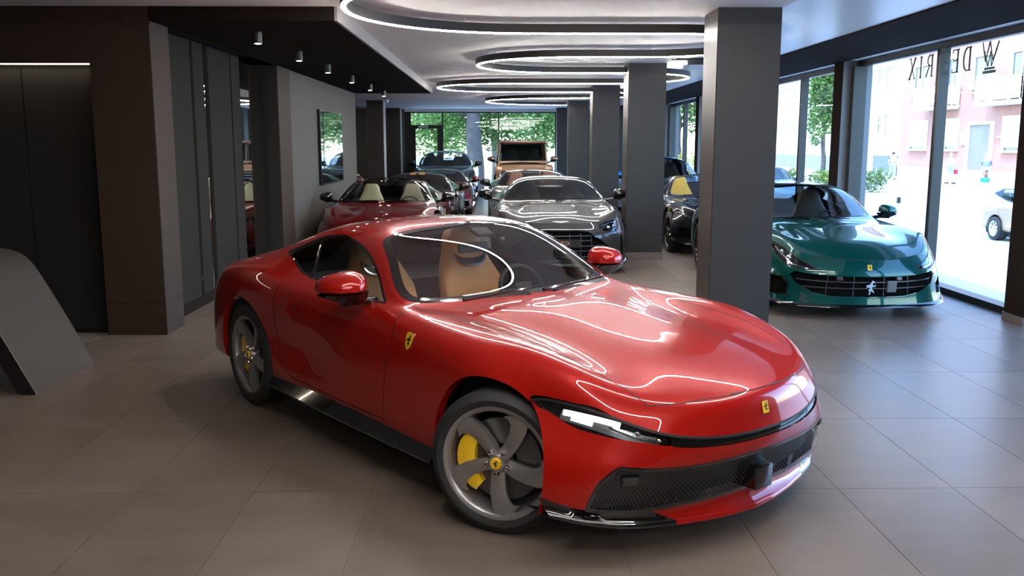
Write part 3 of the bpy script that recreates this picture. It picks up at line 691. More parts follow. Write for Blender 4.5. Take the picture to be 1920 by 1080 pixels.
    # wheels
    for ax, yy, R, wd, st in ((wf[0], yw[0], rt[0], .245, o.get('steer', 0)), (wr[0], yw[1], rt[1], .275, 0)):
        for sd in (-1, 1):
            wheel(root, ax, sd * yy, R, o.get('wheel', 'five'), o.get('rim', .262), wd, o.get('rimm'), st, o.get('cal'), cap=o.get('cap', True), detail=o.get('wdet', 1))
    # cabin
    cx, cz = o.get('cowl', (S[6][-1][0], S[6][-1][2])); sm_ = o.get('seatm', M_lin)
    tub = MB().cbox(cx - .42, cx + .02, -.70, .70, cz - .30, cz - .055, .03); tub.build('dashboard', o.get('dashm', M_lin), root, 40)
    MB().cbox(cx - 1.6, cx - .3, -.12, .12, .2, cz - .28, .03).build('centre_console', M_lin, root)
    MB().box(cx - 2.2, cx - 1.45, -.66, .66, .3, cz - .1).build('rear_shelf', M_lin, root)
    for sd in (-1, 1): seat(root, cx + o.get('seatx', -1.12), sd * .36, o.get('seatz', .34), sm_, o.get('seat2', M_trim), o.get('wings', True), o.get('seath', .86), o.get('seatw', .52), o.get('rec', 18))
    steering(root, cx - .60, .36, cz - .10, M_lin)
    # mirrors
    mx, my, mz = o.get('mirror', (-1.24, 1.0, .985))
    for sd in (-1, 1): side_mirror(root, mx, sd * my, mz, sd, o.get('mirm', body), o.get('mirk', 1.), True, o.get('mroot', (-.02, .80, .90)))
    # wipers
    for a, b_ in (((cx + .01, -.55, cz + .012), (cx - .02, .02, cz + .03)), ((cx - .0, .02, cz + .012), (cx - .06, .55, cz + .03))):
        MB().tube([a, ((a[0] + b_[0]) / 2 + .03, (a[1] + b_[1]) / 2, (a[2] + b_[2]) / 2 + .008), b_], [.010, .008, .005], 6).build('wiper', M_trim, root, 50)
    return root, sh, fa, B, BF
# ================================================================ THE RED COUPE IN THE FOREGROUND
RED = paint('scarlet_lacquer', (.34, .006, .003), .15, .28)
TAN = mat('tan_leather', (.64, .29, .095), .45, var=.06, vscale=12, bump=.08, bscale=300)
romapos = dict(loc=(.68, 4.534), ang=-52.1)
car, sh, fa, B, BF = make_car('sports_car', 'bright red coupe with yellow brake calipers and tan seats, alone on the open floor', RED,
    dict(steer=math.radians(28), cal=M_yel, wdet=2, seatm=TAN, mirm=RED, mirk=1.15, mirror=(-1.20, 1.0, .985), seatx=-1.05, seatz=.36, pol=dict(lamp=[(-1, 4.8), (.5, 5.0), (.25, 5.7), (.2, 6.17), (.3, 6.67), (.02, 7.2), (-1, 7.5)])), **romapos)
lampF = [(-.5, 4.8), (.6, 5.0), (.88, 5.25), (1.25, 5.88), (1.38, 6.25), (1.25, 7.0), (.95, 7.8), (.85, 8.15), (-.5, 8.15)]
bandF = [(-.5, 8.14), (.9, 8.14), (.93, 8.6), (.95, 9.2), (.95, 10.6), (-.5, 10.6)]
grilF = [(2.5, 7.25), (2.4, 8.0), (2.3, 8.5), (2.1, 9.2), (2.0, 9.8), (2.0, 10.6), (4.3, 10.6), (4.3, 8.6), (4.3, 7.2), (4.3, 6.7), (3.75, 6.8), (3.2, 6.95)]
pfn = lambda P: (lambda c, u, r: sdf(P, u, r))
region(BF, lambda c, u, r: 4.08 - u, None); region(BF, pfn(lampF), 1); region(BF, pfn(bandF), 2); region(BF, pfn(grilF), 3); clean(BF, 12)
piece(BF, (0,), 'front_bumper', RED, car)
for sd in (-1, 1):
    hl = piece(BF, (1,), 'headlight', M_trim, car, -.026, sd); piece(BF, (1,), 'lamp_lens', M_lens, hl, .0, sd); piece(B, (9,), 'lamp_lens_top', M_lens, hl, 0, sd); piece(B, (9,), 'lamp_housing_top', M_trim, hl, -.024, sd)
    lf = sd > 0
    strip(None, [(fa, dense([(.72, 5.85), (.62, 6.3), (.48, 6.8), (.36, 7.2)]), lf)], .024, -.010, 'daytime_light', M_white, hl)
    strip(None, [(fa, dense([(1.02, 6.05), (1.02, 6.25), (1.0, 6.5)]), lf)], .020, -.014, 'lamp_module', mat('lamp_blue_led', (.7, .8, .9), .15, emit=(.75, .88, 1), estr=.8), hl)
    strip(None, [(fa, dense([(1.0, 5.75), (1.02, 6.4), (.98, 7.0), (.86, 7.6), (.74, 7.95)]), lf)], .040, -.019, 'lamp_reflector', mat('lamp_silver', (.42, .45, .48), .22, metal=.8), hl)
    strip(None, [(fa, dense([(.75, 6.95), (.78, 7.5), (.72, 7.95)]), lf)], .016, -.016, 'lamp_fin', M_steel, hl)
    for u, r in ((.45, 7.55), (.55, 7.95)):
        p, n = fa.at(u, r, lf); MB().lathe([(0, .006), (.010, .004), (.014, -.004)], 12, 'z', frame_at(p - n * .014, n)).build('lamp_bead', M_steel, hl, 60)
bd = piece(BF, (2,), 'light_band', M_trim, car, -.006)
piece(BF, (3,), 'grille_backing', M_seam, car, -.06)
ing = in_poly(grilF)
net(fa, 1.9, 4.2, 6.8, 10, lambda u, r: ing(u, r), 16, 42, .0034, .014, 'grille_mesh', car)
gP = [(fa, dense(grilF[:6]), lf) for lf in (False, True)] + [(fa, dense([(4.06, 10), (4.06, 9), (4.06, 8), (4.06, 6.74), (3.75, 6.8), (3.2, 6.95), (2.5, 7.25)]), lf) for lf in (False, True)]
strip(None, gP, .016, .0008, 'grille_surround', M_trim, car)
strip(None, [(sh, dense([(.02, 5.0), (0, 6), (0, 7), (0, 8), (0, 9), (0, 10)]), lf) for lf in (False, True)], .012, .001, 'nose_gap', M_seam, car)
for lf in (False, True):
    p, n = fa.at(3.0, 7.55, lf); Mx = frame_at(p - n * .012, n); s_ = MB().cbox(-.040, .040, -.026, .026, -.02, .012, .012, Mx).build('parking_sensor', M_trim, car); MB().cbox(-.028, .028, -.016, .016, .011, .015, .0018, Mx).build('sensor_face', M_net, s_)
Mx = Matrix.Translation((0, 0, 0))
MB().cbox(.70, .835, -.062, .062, .235, .345, .012).build('radar_block', M_trim, car, 40)
# splitter: red lip in the middle, black blades outside
edge = [(.80, 0, .132), (.79, .15, .134), (.767, .30, .140), (.73, .45, .147), (.68, .60, .155), (.62, .72, .165), (.53, .84, .185), (.43, .935, .21)]
def lip(ys, nm, m, sd):
    E = np.array(edge); G = []
    for y, y2 in ys:
        x = np.interp(y, E[:, 1], E[:, 0]); z = np.interp(y, E[:, 1], E[:, 2]); xi = np.interp(y2, [0, .32, .62, .81, .905, .945], [.757, .737, .667, .562, .457, .375]); zi = np.interp(y2, [0, .32, .62, .81, .905, .945], [.232, .236, .24, .25, .275, .29])
        G.append([(xi, sd * y2, zi), (x - .045, sd * (y * .6 + y2 * .4), z + .048), (x - .010, sd * y, z + .022), (x, sd * y, z + .013), (x - .004, sd * y, z), (x - .16, sd * y, z + .012)])
    MB().grid(G).build(nm, m, car, 70)
lipy = [(.46 * t, .60 * t) for t in np.linspace(0, 1, 17)]
for sd in (-1, 1): lip(lipy, 'splitter_lip', RED, sd)
for sd in (-1, 1): lip([(.46 + .475 * t, .60 + .345 * t) for t in np.linspace(0, 1, 14)], 'splitter_blade', M_trim, sd)
# side skirts
for sd in (-1, 1):
    G = []
    for k in range(15):
        t = k / 14; x = -.40 - 1.87 * t; e = .012 * math.sin(PI * t)
        G.append([(x, sd * .86, .31), (x, sd * (.925 + e), .300), (x, sd * (.955 + e), .262), (x, sd * (.985 + e), .232), (x, sd * (.982 + e), .222), (x, sd * .90, .16), (x, sd * .80, .14)])
    m_ = MB().grid(G); m_.build('side_skirt', M_trim, car, 30)
# badges
p, n = sh.at(5.1, 4.35); badge(car, p + n * .001, n, .062, .092, 'shield', 'shield_emblem'); p, n = sh.at(5.1, 4.35, True); badge(car, p + n * .001, n, .062, .092, 'shield', 'shield_emblem')
p, n = sh.at(1.08, 10); badge(car, p + n * .001, n, .040, .054, 'rect', 'nose_badge')
strip(None, [(sh, [(11 + .14 * math.cos(a * PI / 16), 5.0 + .42 * math.sin(a * PI / 16)) for a in range(33)], False)], .004, .0008, 'fuel_cap_gap', M_seam, car)
for lf in (False, True): strip(None, [(sh, dense([(9.15, 4.1), (9.45, 4.13)]), lf)], .006, .0006, 'door_handle', M_seam, car)
p, n = sh.at(7.75, 10); MB().cbox(-.06, .06, -.06, .03, -.04, -.012, .01, frame_at(p, n, (1, 0, 0))).build('mirror_camera_housing', M_lin, car)
MB().cbox(-1.38, -1.36, -.11, .11, 1.10, 1.165, .008).build('rear_view_mirror', M_lin, car)
# ================================================================ THE OTHER CARS
def warp(S, xs, zs, ys=1., cab=1., front=None):
    """stretch the coupe shell: piecewise maps of x and z, width scale, cabin width scale; front replaces the nose edge"""
    xo, xn = zip(*sorted(xs)); zo, zn = zip(*sorted(zs)); T = []
    for i, r in enumerate(S):
        q = []
        for j, (x, y, z) in enumerate(r):
            k = ys * (cab if (j >= 7 and 7 <= i <= 11) else 1); q.append((float(np.interp(x, xo, xn)), y * k, float(np.interp(z, zo, zn))))
        T.append(q)
    if front:
        for j, p in enumerate(front): T[0][5 + j] = p
        for j in range(6):
            a = Vector(T[0][5 + j]); b_ = Vector(T[3][5 + j])
            for i, t, lift in ((1, .22, .022), (2, .55, .030)):
                c = a.lerp(b_, t); T[i][5 + j] = (c.x, c.y, c.z + lift)
    return T
def front(car, fa, BF, body, spec):
    """bumper with lamps, openings, bars"""
    for k, (poly, m, dep) in enumerate(spec.get('holes', [])): region(BF, pfn(poly), 20 + k)
    if 'lamp' in spec: region(BF, pfn(spec['lamp']), 1)
    clean(BF, 8); piece(BF, (0,), 'front_bumper', body, car)
    for k, (poly, m, dep) in enumerate(spec.get('holes', [])):
        for sd in ((-1, 1) if max(p[1] for p in poly) < 10 else (None,)):
            o = piece(BF, (20 + k,), 'air_intake' if sd else 'grille', m, car, -dep, sd)
            if sd: strip(None, [(fa, dense(poly + [poly[0]], 4), sd > 0)], .014, .0008, 'intake_rim', M_trim, o)
        if max(p[1] for p in poly) > 10: [strip(None, [(fa, dense([p if p[1] < 10.05 else (p[0], 10) for p in poly], 4), lf)], .016, .0008, 'grille_rim', spec.get('rimm', M_trim), car) for lf in (False, True)]
    if 'lamp' in spec:
        for sd in (-1, 1):
            h = piece(BF, (1,), 'headlight', M_trim, car, -.022, sd); 
            if h is None: continue
            piece(BF, (1,), 'lamp_lens', M_lens, h, 0, sd); strip(None, [(fa, dense(spec['lamp'] + [spec['lamp'][0]], 4), sd > 0)], .010, .0012, 'lamp_rim', M_seam, h)
            if 'drl' in spec: strip(None, [(fa, dense(spec['drl']), sd > 0)], .012, -.010, 'daytime_strip', M_steel, h)
            for u, r in spec.get('beads', []):
                p, n = fa.at(u, r, sd > 0); MB().lathe([(0, .012), (.022, .008), (.030, -.006)], 14, 'z', frame_at(p - n * .018, n)).build('projector', M_steel, h, 60)
    for path, w in spec.get('bars', []): [strip(None, [(fa, dense(path), lf)], w, -.02, 'grille_bar', spec.get('barm', M_trim), car) for lf in (False, True)]
def lip_(car, fa, u, m, out=.02, nm='front_lip', r0=5.1):
    G = []
    for lf in (False, True):
        for r in (np.linspace(r0, 10, 16) if not lf else np.linspace(10, r0, 16)[1:]):
            p, n = fa.at(u, r, lf); n = np.array([n[0], n[1], 0]); n /= np.linalg.norm(n) + 1e-9
            G.append([tuple(p + np.array([0, 0, .03])), tuple(p + n * out + np.array([0, 0, .012])), tuple(p + n * (out + .004)), tuple(p - n * .2 + np.array([0, 0, .0]))])
    return MB().grid(G).build(nm, m, car, 40)
# ---- green grand tourer by the windows
GREEN = paint('teal_green_lacquer', (.0, .058, .050), .4, .32)
GF = [[(.25, .865, .735), (.43, .79, .725), (.60, .70, .69), (.745, .52, .635), (.84, .28, .607), (.865, 0, .60)],
 [(.27, .885, .68), (.47, .83, .64), (.66, .73, .585), (.80, .54, .535), (.885, .29, .525), (.905, 0, .52)],
 [(.33, .92, .55), (.50, .865, .52), (.68, .765, .49), (.825, .56, .465), (.905, .30, .455), (.925, 0, .45)],
 [(.37, .94, .42), (.52, .895, .39), (.69, .79, .37), (.83, .58, .35), (.91, .31, .34), (.93, 0, .34)],
 [(.39, .95, .30), (.53, .91, .27), (.69, .81, .25), (.825, .59, .24), (.905, .31, .235), (.925, 0, .235)],
 [(.40, .955, .18), (.54, .925, .15), (.71, .83, .13), (.84, .60, .12), (.92, .32, .118), (.94, 0, .118)]]
ZP = [(0, 0), (.52, .52), (.86, .835), (.935, .89), (1.125, 1.09), (1.305, 1.285)]
g_car, sh, fa, B, BF = make_car('grand_tourer', 'metallic teal green sports car parked beside the street windows', GREEN,
    dict(S=warp(COUPE, [(-4, -4), (1, 1)], ZP, 1., 1.02, GF[0]), FA=GF, q=.8, rimm=M_blkrim, wheel='split', cal=M_yel, wdet=2, mirm=GREEN, mirror=(-1.10, 1.02, .95), mroot=(-.02, .80, .87), wings=False, seatm=mat('grey_leather', (.06, .06, .06), .5, var=.05),
         roofm=paint('dark_green_roof', (.003, .03, .028), .4, .3), pol=dict(nose=[(-3, 6), (-3, 10.6), (-2, 10.6), (-2, 6)], hood=[(-.5, 10.6), (-.5, 8), (.0, 7.6), (.6, 7.0), (1.2, 6.6), (2.2, 6.5), (3.2, 6.6), (4.2, 6.8), (4.9, 6.98), (5.5, 7.0), (5.8, 7.4), (5.85, 8.4), (5.9, 9.5), (5.9, 10.6)])), loc=(3.76, 9.96))
M_hole = mat('intake_black', (.004, .004, .004), .9, var=.05, spec=.05)
front(g_car, fa, BF, GREEN, dict(holes=[([(2.05, 10.6), (2.05, 9), (2.0, 8), (1.92, 7.3), (2.4, 7.1), (3.2, 7.5), (3.8, 8.1), (4.02, 8.8), (4.08, 10.6)], M_hole, .05), ([(2.8, 6.0), (2.75, 6.7), (3.2, 7.15), (4.15, 7.15), (4.3, 6.2), (3.6, 5.7)], M_hole, .03)],
    lamp=[(.08, 5.3), (.6, 5.45), (1.15, 6.0), (1.5, 6.7), (1.6, 7.4), (1.35, 8.2), (.95, 7.75), (.5, 7.15), (.15, 6.4), (.05, 5.8)], drl=[(.3, 5.7), (.9, 6.3), (1.3, 7.1), (1.35, 7.8)], beads=[(.65, 6.2), (.85, 6.75)],
    bars=[([(2.7, 7.4), (2.7, 8.5), (2.7, 10)], .012), ([(3.35, 7.7), (3.35, 8.6), (3.35, 10)], .012), ([(2.1, 8.6), (3.95, 8.6)], .008), ([(2.1, 9.5), (4.0, 9.5)], .008)], barm=M_net, rimm=GREEN))
strip(None, [(fa, dense([(.0, 8.0), (.0, 9), (.0, 10)]), lf) for lf in (0, 1)], .008, .002, 'bonnet_gap', M_seam, g_car)
lip_(g_car, fa, 4.97, M_trim, .025)
p, n = fa.at(.95, 10); badge(g_car, p + n * .001, n, .042, .056, 'rect', 'nose_badge')
p, n = fa.at(3.1, 10); MB().prism([(a * .15, b_ * .15) for a, b_ in HORSE], 0, .012, frame_at(p + n * .005, n)).build('horse_emblem', M_steel, g_car)
for sd in (-1, 1): p, n = fa.at(2.35, 9.0, sd > 0); MB().cbox(-.03, .03, -.02, .02, -.02, .01, .006, frame_at(p, n)).build('front_sensor', M_net, g_car)
p, n = fa.at(3.1, 9.25, True); MB().cbox(-.05, .05, -.06, .06, -.03, .005, .01, frame_at(p, n)).build('radar_sensor', mat('sensor_grey', (.12, .13, .13), .4), g_car)
for sd in (-1, 1): MB().grid([[(x, sd * .84, .22), (x, sd * .93, .21), (x, sd * .96, .16), (x, sd * .86, .13)] for x in np.linspace(-.40, -2.27, 12)]).build('side_skirt', M_trim, g_car, 40)
# ---- grey coupe with the wide grille
GREY = paint('graphite_lacquer', (.040, .037, .036), .12, .4)
AF = [[(.20, .885, .75), (.40, .825, .75), (.56, .73, .738), (.70, .54, .718), (.785, .29, .703), (.805, 0, .70)],
 [(.25, .905, .66), (.47, .85, .635), (.64, .76, .62), (.765, .56, .61), (.83, .30, .605), (.85, 0, .60)],
 [(.33, .93, .53), (.51, .88, .51), (.67, .785, .495), (.79, .58, .485), (.85, .31, .48), (.87, 0, .48)],
 [(.37, .945, .42), (.52, .90, .39), (.67, .80, .37), (.80, .59, .36), (.86, .31, .355), (.88, 0, .355)],
 [(.39, .95, .30), (.53, .91, .27), (.68, .81, .25), (.80, .59, .24), (.86, .31, .235), (.88, 0, .235)],
 [(.40, .955, .18), (.54, .925, .15), (.69, .83, .13), (.81, .60, .12), (.87, .32, .118), (.89, 0, .118)]]
AS = warp(COUPE, [(-4, -3.8), (1, 1)], [(0, 0), (.935, .925), (1.305, 1.265)], 1., 1., AF[0])
for i in (2, 3, 4, 5): AS[i] = [(x, y, z + (0, 0, 0, 0, 0, 0, .006, .0, -.008, .010, .016)[j]) for j, (x, y, z) in enumerate(AS[i])]
a_car, sh, fa, B, BF = make_car('grey_coupe', 'dark grey coupe with a wide black grille and a winged bonnet badge', GREY,
    dict(S=AS, FA=AF, q=.7, rimm=M_blkrim, wheel='multi', cal=M_yel, wdet=1, mirm=M_trim, mirror=(-1.08, 1.06, .99), mroot=(-.02, .80, .90), wings=False,
         pol=dict(nose=[(-3, 6), (-3, 10.6), (-2, 10.6), (-2, 6)], hood=[(.5, 10.6), (.5, 9), (.55, 8), (.8, 7.3), (1.5, 7.0), (2.2, 6.95), (3.2, 7.0), (4.2, 7.0), (4.9, 6.98), (5.5, 7.0), (5.8, 7.4), (5.85, 8.4), (5.9, 9.5), (5.9, 10.6)])), loc=(.84, 13.1))
front(a_car, fa, BF, GREY, dict(holes=[([(.95, 10.6), (.95, 9.3), (1.1, 8.75), (1.7, 8.3), (2.6, 7.85), (3.5, 7.45), (4.1, 7.7), (4.3, 8.8), (4.3, 10.6)], M_hole, .05), ([(1.6, 5.95), (1.55, 6.25), (2.6, 6.55), (3.9, 6.7), (4.1, 6.35), (2.8, 6.1)], M_hole, .03)],
    lamp=[(.12, 6.3), (.07, 7.0), (.12, 7.7), (.4, 8.1), (.9, 8.15), (1.2, 7.8), (1.25, 7.0), (1.05, 6.4), (.5, 6.1)], drl=[(.25, 6.4), (.22, 7.2), (.5, 7.9)], beads=[(.65, 6.8), (.7, 7.4)], bars=[([(u, 7.9 if u > 2.2 else 8.6), (u, 9), (u, 10)], .014) for u in (1.5, 2.1, 2.7, 3.3, 3.9)] + [([(1.2, r), (4.2, r)], .008) for r in (8.6, 9.1, 9.6)], barm=M_net))
lip_(a_car, fa, 4.97, M_trim, .02)
p, n = sh.at(.35, 10); M_shinywhite = mat('bright_chrome', (.9, .9, .9), .35, metal=.3); wing = [(-.115, .012), (-.05, .016), (-.02, .010), (.02, .010), (.05, .016), (.115, .012), (.06, -.006), (.025, -.016), (-.025, -.016), (-.06, -.006)]
MB().prism(wing, 0, .004, frame_at(p + n * .002, n)).build('winged_badge', M_shinywhite, a_car)
for lf in (False, True): strip(None, [(sh, dense([(4.6, 9.0), (5.5, 9.25)]), lf)], .07, .002, 'bonnet_vent', M_seam, a_car); strip(None, [(sh, dense([(.6, 8.6), (2.5, 8.9), (4.4, 9.0), (5.7, 9.0)]), lf)], .006, .0008, 'bonnet_crease', M_seam, a_car)
plate = MB().cbox(.885, .9, -.26, .26, .38, .49, .004).build('name_plate', M_seam, a_car)
text_obj('plate_lettering', 'DE RIX', .085, mat('bronze_letter', (.50, .27, .17), .4, metal=.2), plate, Matrix.Translation((.9005, 0, .408)) @ Matrix.Rotation(PI / 2, 4, 'Z') @ Matrix.Rotation(PI / 2, 4, 'X'), .001)
for sd in (-1, 1): MB().grid([[(x, sd * .84, .22), (x, sd * .93, .21), (x, sd * .96, .16), (x, sd * .86, .13)] for x in np.linspace(-.40, -2.2, 10)]).build('side_skirt', M_trim, a_car, 40)
# ---- the rest: mid-engined and open cars seen over the others
MIDX = [(-3.66, -3.45), (-2.67, -2.62), (-2.0, -1.75), (-1.34, -1.02), (-.72, -.38), (0, 0), (.84, .98)]
SPECL = dict(holes=[([(3.0, 6.2), (2.9, 7.2), (3.3, 8.4), (4.2, 8.4), (4.2, 6.2)], M_hole, .04)], lamp=[(.1, 5.4), (.9, 5.8), (1.2, 6.6), (1.1, 7.4), (.5, 7.0), (.15, 6.2)], drl=[(.4, 5.8), (.8, 6.6), (.9, 7.2)])
def other(nm, label, body, loc, zs, xs=MIDX, op=0, seatm=None, **kw):
    o = dict(S=warp(COUPE, xs, zs, kw.pop('ys', 1.), kw.pop('cab', 1.)), FA=warp(NOSE, xs, zs, 1.), q=kw.pop('q', .45), open=op, rimm=M_blkrim, wheel=kw.pop('style', 'ten'), wdet=0, seatm=seatm or M_lin, wings=False, mirm=kw.pop('mirm', body), cap=False)
    mx = dict(xs); xo, xn = zip(*sorted(xs)); zo, zn = zip(*sorted(zs)); o['mirror'] = (float(np.interp(-1.2, xo, xn)), 1.03, float(np.interp(.985, zo, zn))); o['mroot'] = (-.02, .80, float(np.interp(.9, zo, zn)))
    o['wf'] = (0., .338, .395); o['wr'] = (float(np.interp(-2.67, xo, xn)), .352, .40); sp = kw.pop('spec', SPECL); sc = kw.pop('scale', 1.); o.update(kw)
    c, s_, f_, b_, bf = make_car(nm, label, body, o, loc=loc); front(c, f_, bf, body, sp); lip_(c, f_, 4.9, M_trim, .015)
    for sd in (-1, 1): MB().grid([[(x, sd * .84, .22), (x, sd * .93, .21), (x, sd * .96, .16), (x, sd * .86, .13)] for x in np.linspace(-.40, o['wr'][0] + .4, 8)]).build('side_skirt', M_trim, c, 40)
    return c, s_
DRED = paint('crimson_lacquer', (.13, .002, .004), .15, .3); CREAM = mat('cream_leather', (.62, .54, .34), .5, var=.05)
BLACK = paint('black_lacquer', (.012, .011, .011), .3, .25); BRONZ = paint('umber_lacquer', (.10, .075, .055), .6, .3); BLUE = paint('azure_lacquer', (.0, .15, .42), .35, .28); ORNG = paint('copper_lacquer', (.35, .10, .03), .5, .3)
SILV = paint('olive_grey_lacquer', (.10, .105, .095), .55, .3); YELL = mat('yellow_leather', (.75, .45, .03), .5, var=.05)
ZM = [(0, 0), (.52, .50), (.935, .83), (1.305, 1.21)]
c6, s6 = other('red_spider', 'deep red open sports car with cream seats beside the wall screen', DRED, (-1.88, 14.45), ZM, op=1, seatm=CREAM, q=.6, frit=.07, mirm=M_trim, seatz=.30, seatx=-1.05, seath=.80, seatw=.50)
c7, s7 = other('striped_supercar', 'low black sports car with two orange roof stripes', BLACK, (-1.78, 19.0), [(0, 0), (.52, .48), (.935, .80), (1.305, 1.14)], [(-3.66, -3.2), (-2.67, -2.5), (-2.0, -1.7), (-1.34, -1.02), (-.72, -.38), (0, 0), (.84, .9)], seatz=.25, seath=.75)
ORS = mat('orange_stripe', (.80, .32, .02), .3, coat=1., var=.03)
for lf in (False, True): strip(None, [(s7, dense([(7.85, 9.72), (9, 9.7), (10.5, 9.68), (12, 9.66)]), lf)], .13, .004, 'roof_stripe', ORS, c7); strip(None, [(s7, dense([(.3, 9.72), (2, 9.72), (4, 9.7), (5.85, 9.7)]), lf)], .14, .0015, 'bonnet_stripe', ORS, c7)
c8, s8 = other('red_supercar', 'low crimson coupe between the striped car and the olive grey car', DRED, (-1.62, 23.3), [(0, 0), (.52, .48), (.935, .80), (1.305, 1.11)], [(-3.66, -3.2), (-2.67, -2.5), (-2.0, -1.7), (-1.34, -1.02), (-.72, -.38), (0, 0), (.84, .9)], seatz=.25, seath=.72)
ZS = [(0, 0), (.2, .27), (.52, .74), (.935, 1.10), (1.305, 1.56)]
c9, s9 = other('sport_utility_car', 'olive grey tall crossover in front of the far glass door', SILV, (-1.66, 27.5), ZS, [(-3.66, -3.95), (-2.67, -2.95), (-2.0, -2.15), (-1.34, -1.25), (-.72, -.55), (0, 0), (.84, .85)], ys=1.0, cab=1.10, tyre=(.37, .38), mirm=M_trim, seatz=.6, seath=.8)
for sd in (-1, 1): strip(None, [(s9, dense([(8.3, 8.3), (10, 8.2), (11.5, 8.2)]), sd > 0)], .03, .02, 'roof_rail', M_steel, c9)
c4, s4 = other('brown_convertible', 'umber brown convertible with a dark screen frame behind the grey coupe', BRONZ, (.74, 18.1), [(0, 0), (.52, .52), (.935, .92), (1.305, 1.25)], [(-4, -4), (1, 1)], op=1, seatm=mat('russet_leather', (.20, .07, .04), .5, var=.05), frit=.06, mirm=M_trim)
c10, s10 = other('black_convertible', 'black convertible with yellow seats standing between two grey columns', BLACK, (3.74, 15.0), [(0, 0), (.52, .58), (.935, .88), (1.305, 1.25)], [(-4, -4), (1, 1)], op=1, seatm=YELL, q=.6, cal=M_yel)
c11, s11 = other('blue_car', 'bright blue car behind the black convertible by the windows', BLUE, (3.74, 19.75), [(0, 0), (.52, .62), (.935, 1.0), (1.305, 1.47)], [(-4, -4), (1, 1)], cab=1.06, seatz=.5)
c12, s12 = other('copper_car', 'copper orange car in the alcove behind the brown column', ORNG, (-4.80, 23.2), [(0, 0), (.52, .52), (.935, .9), (1.305, 1.18)])
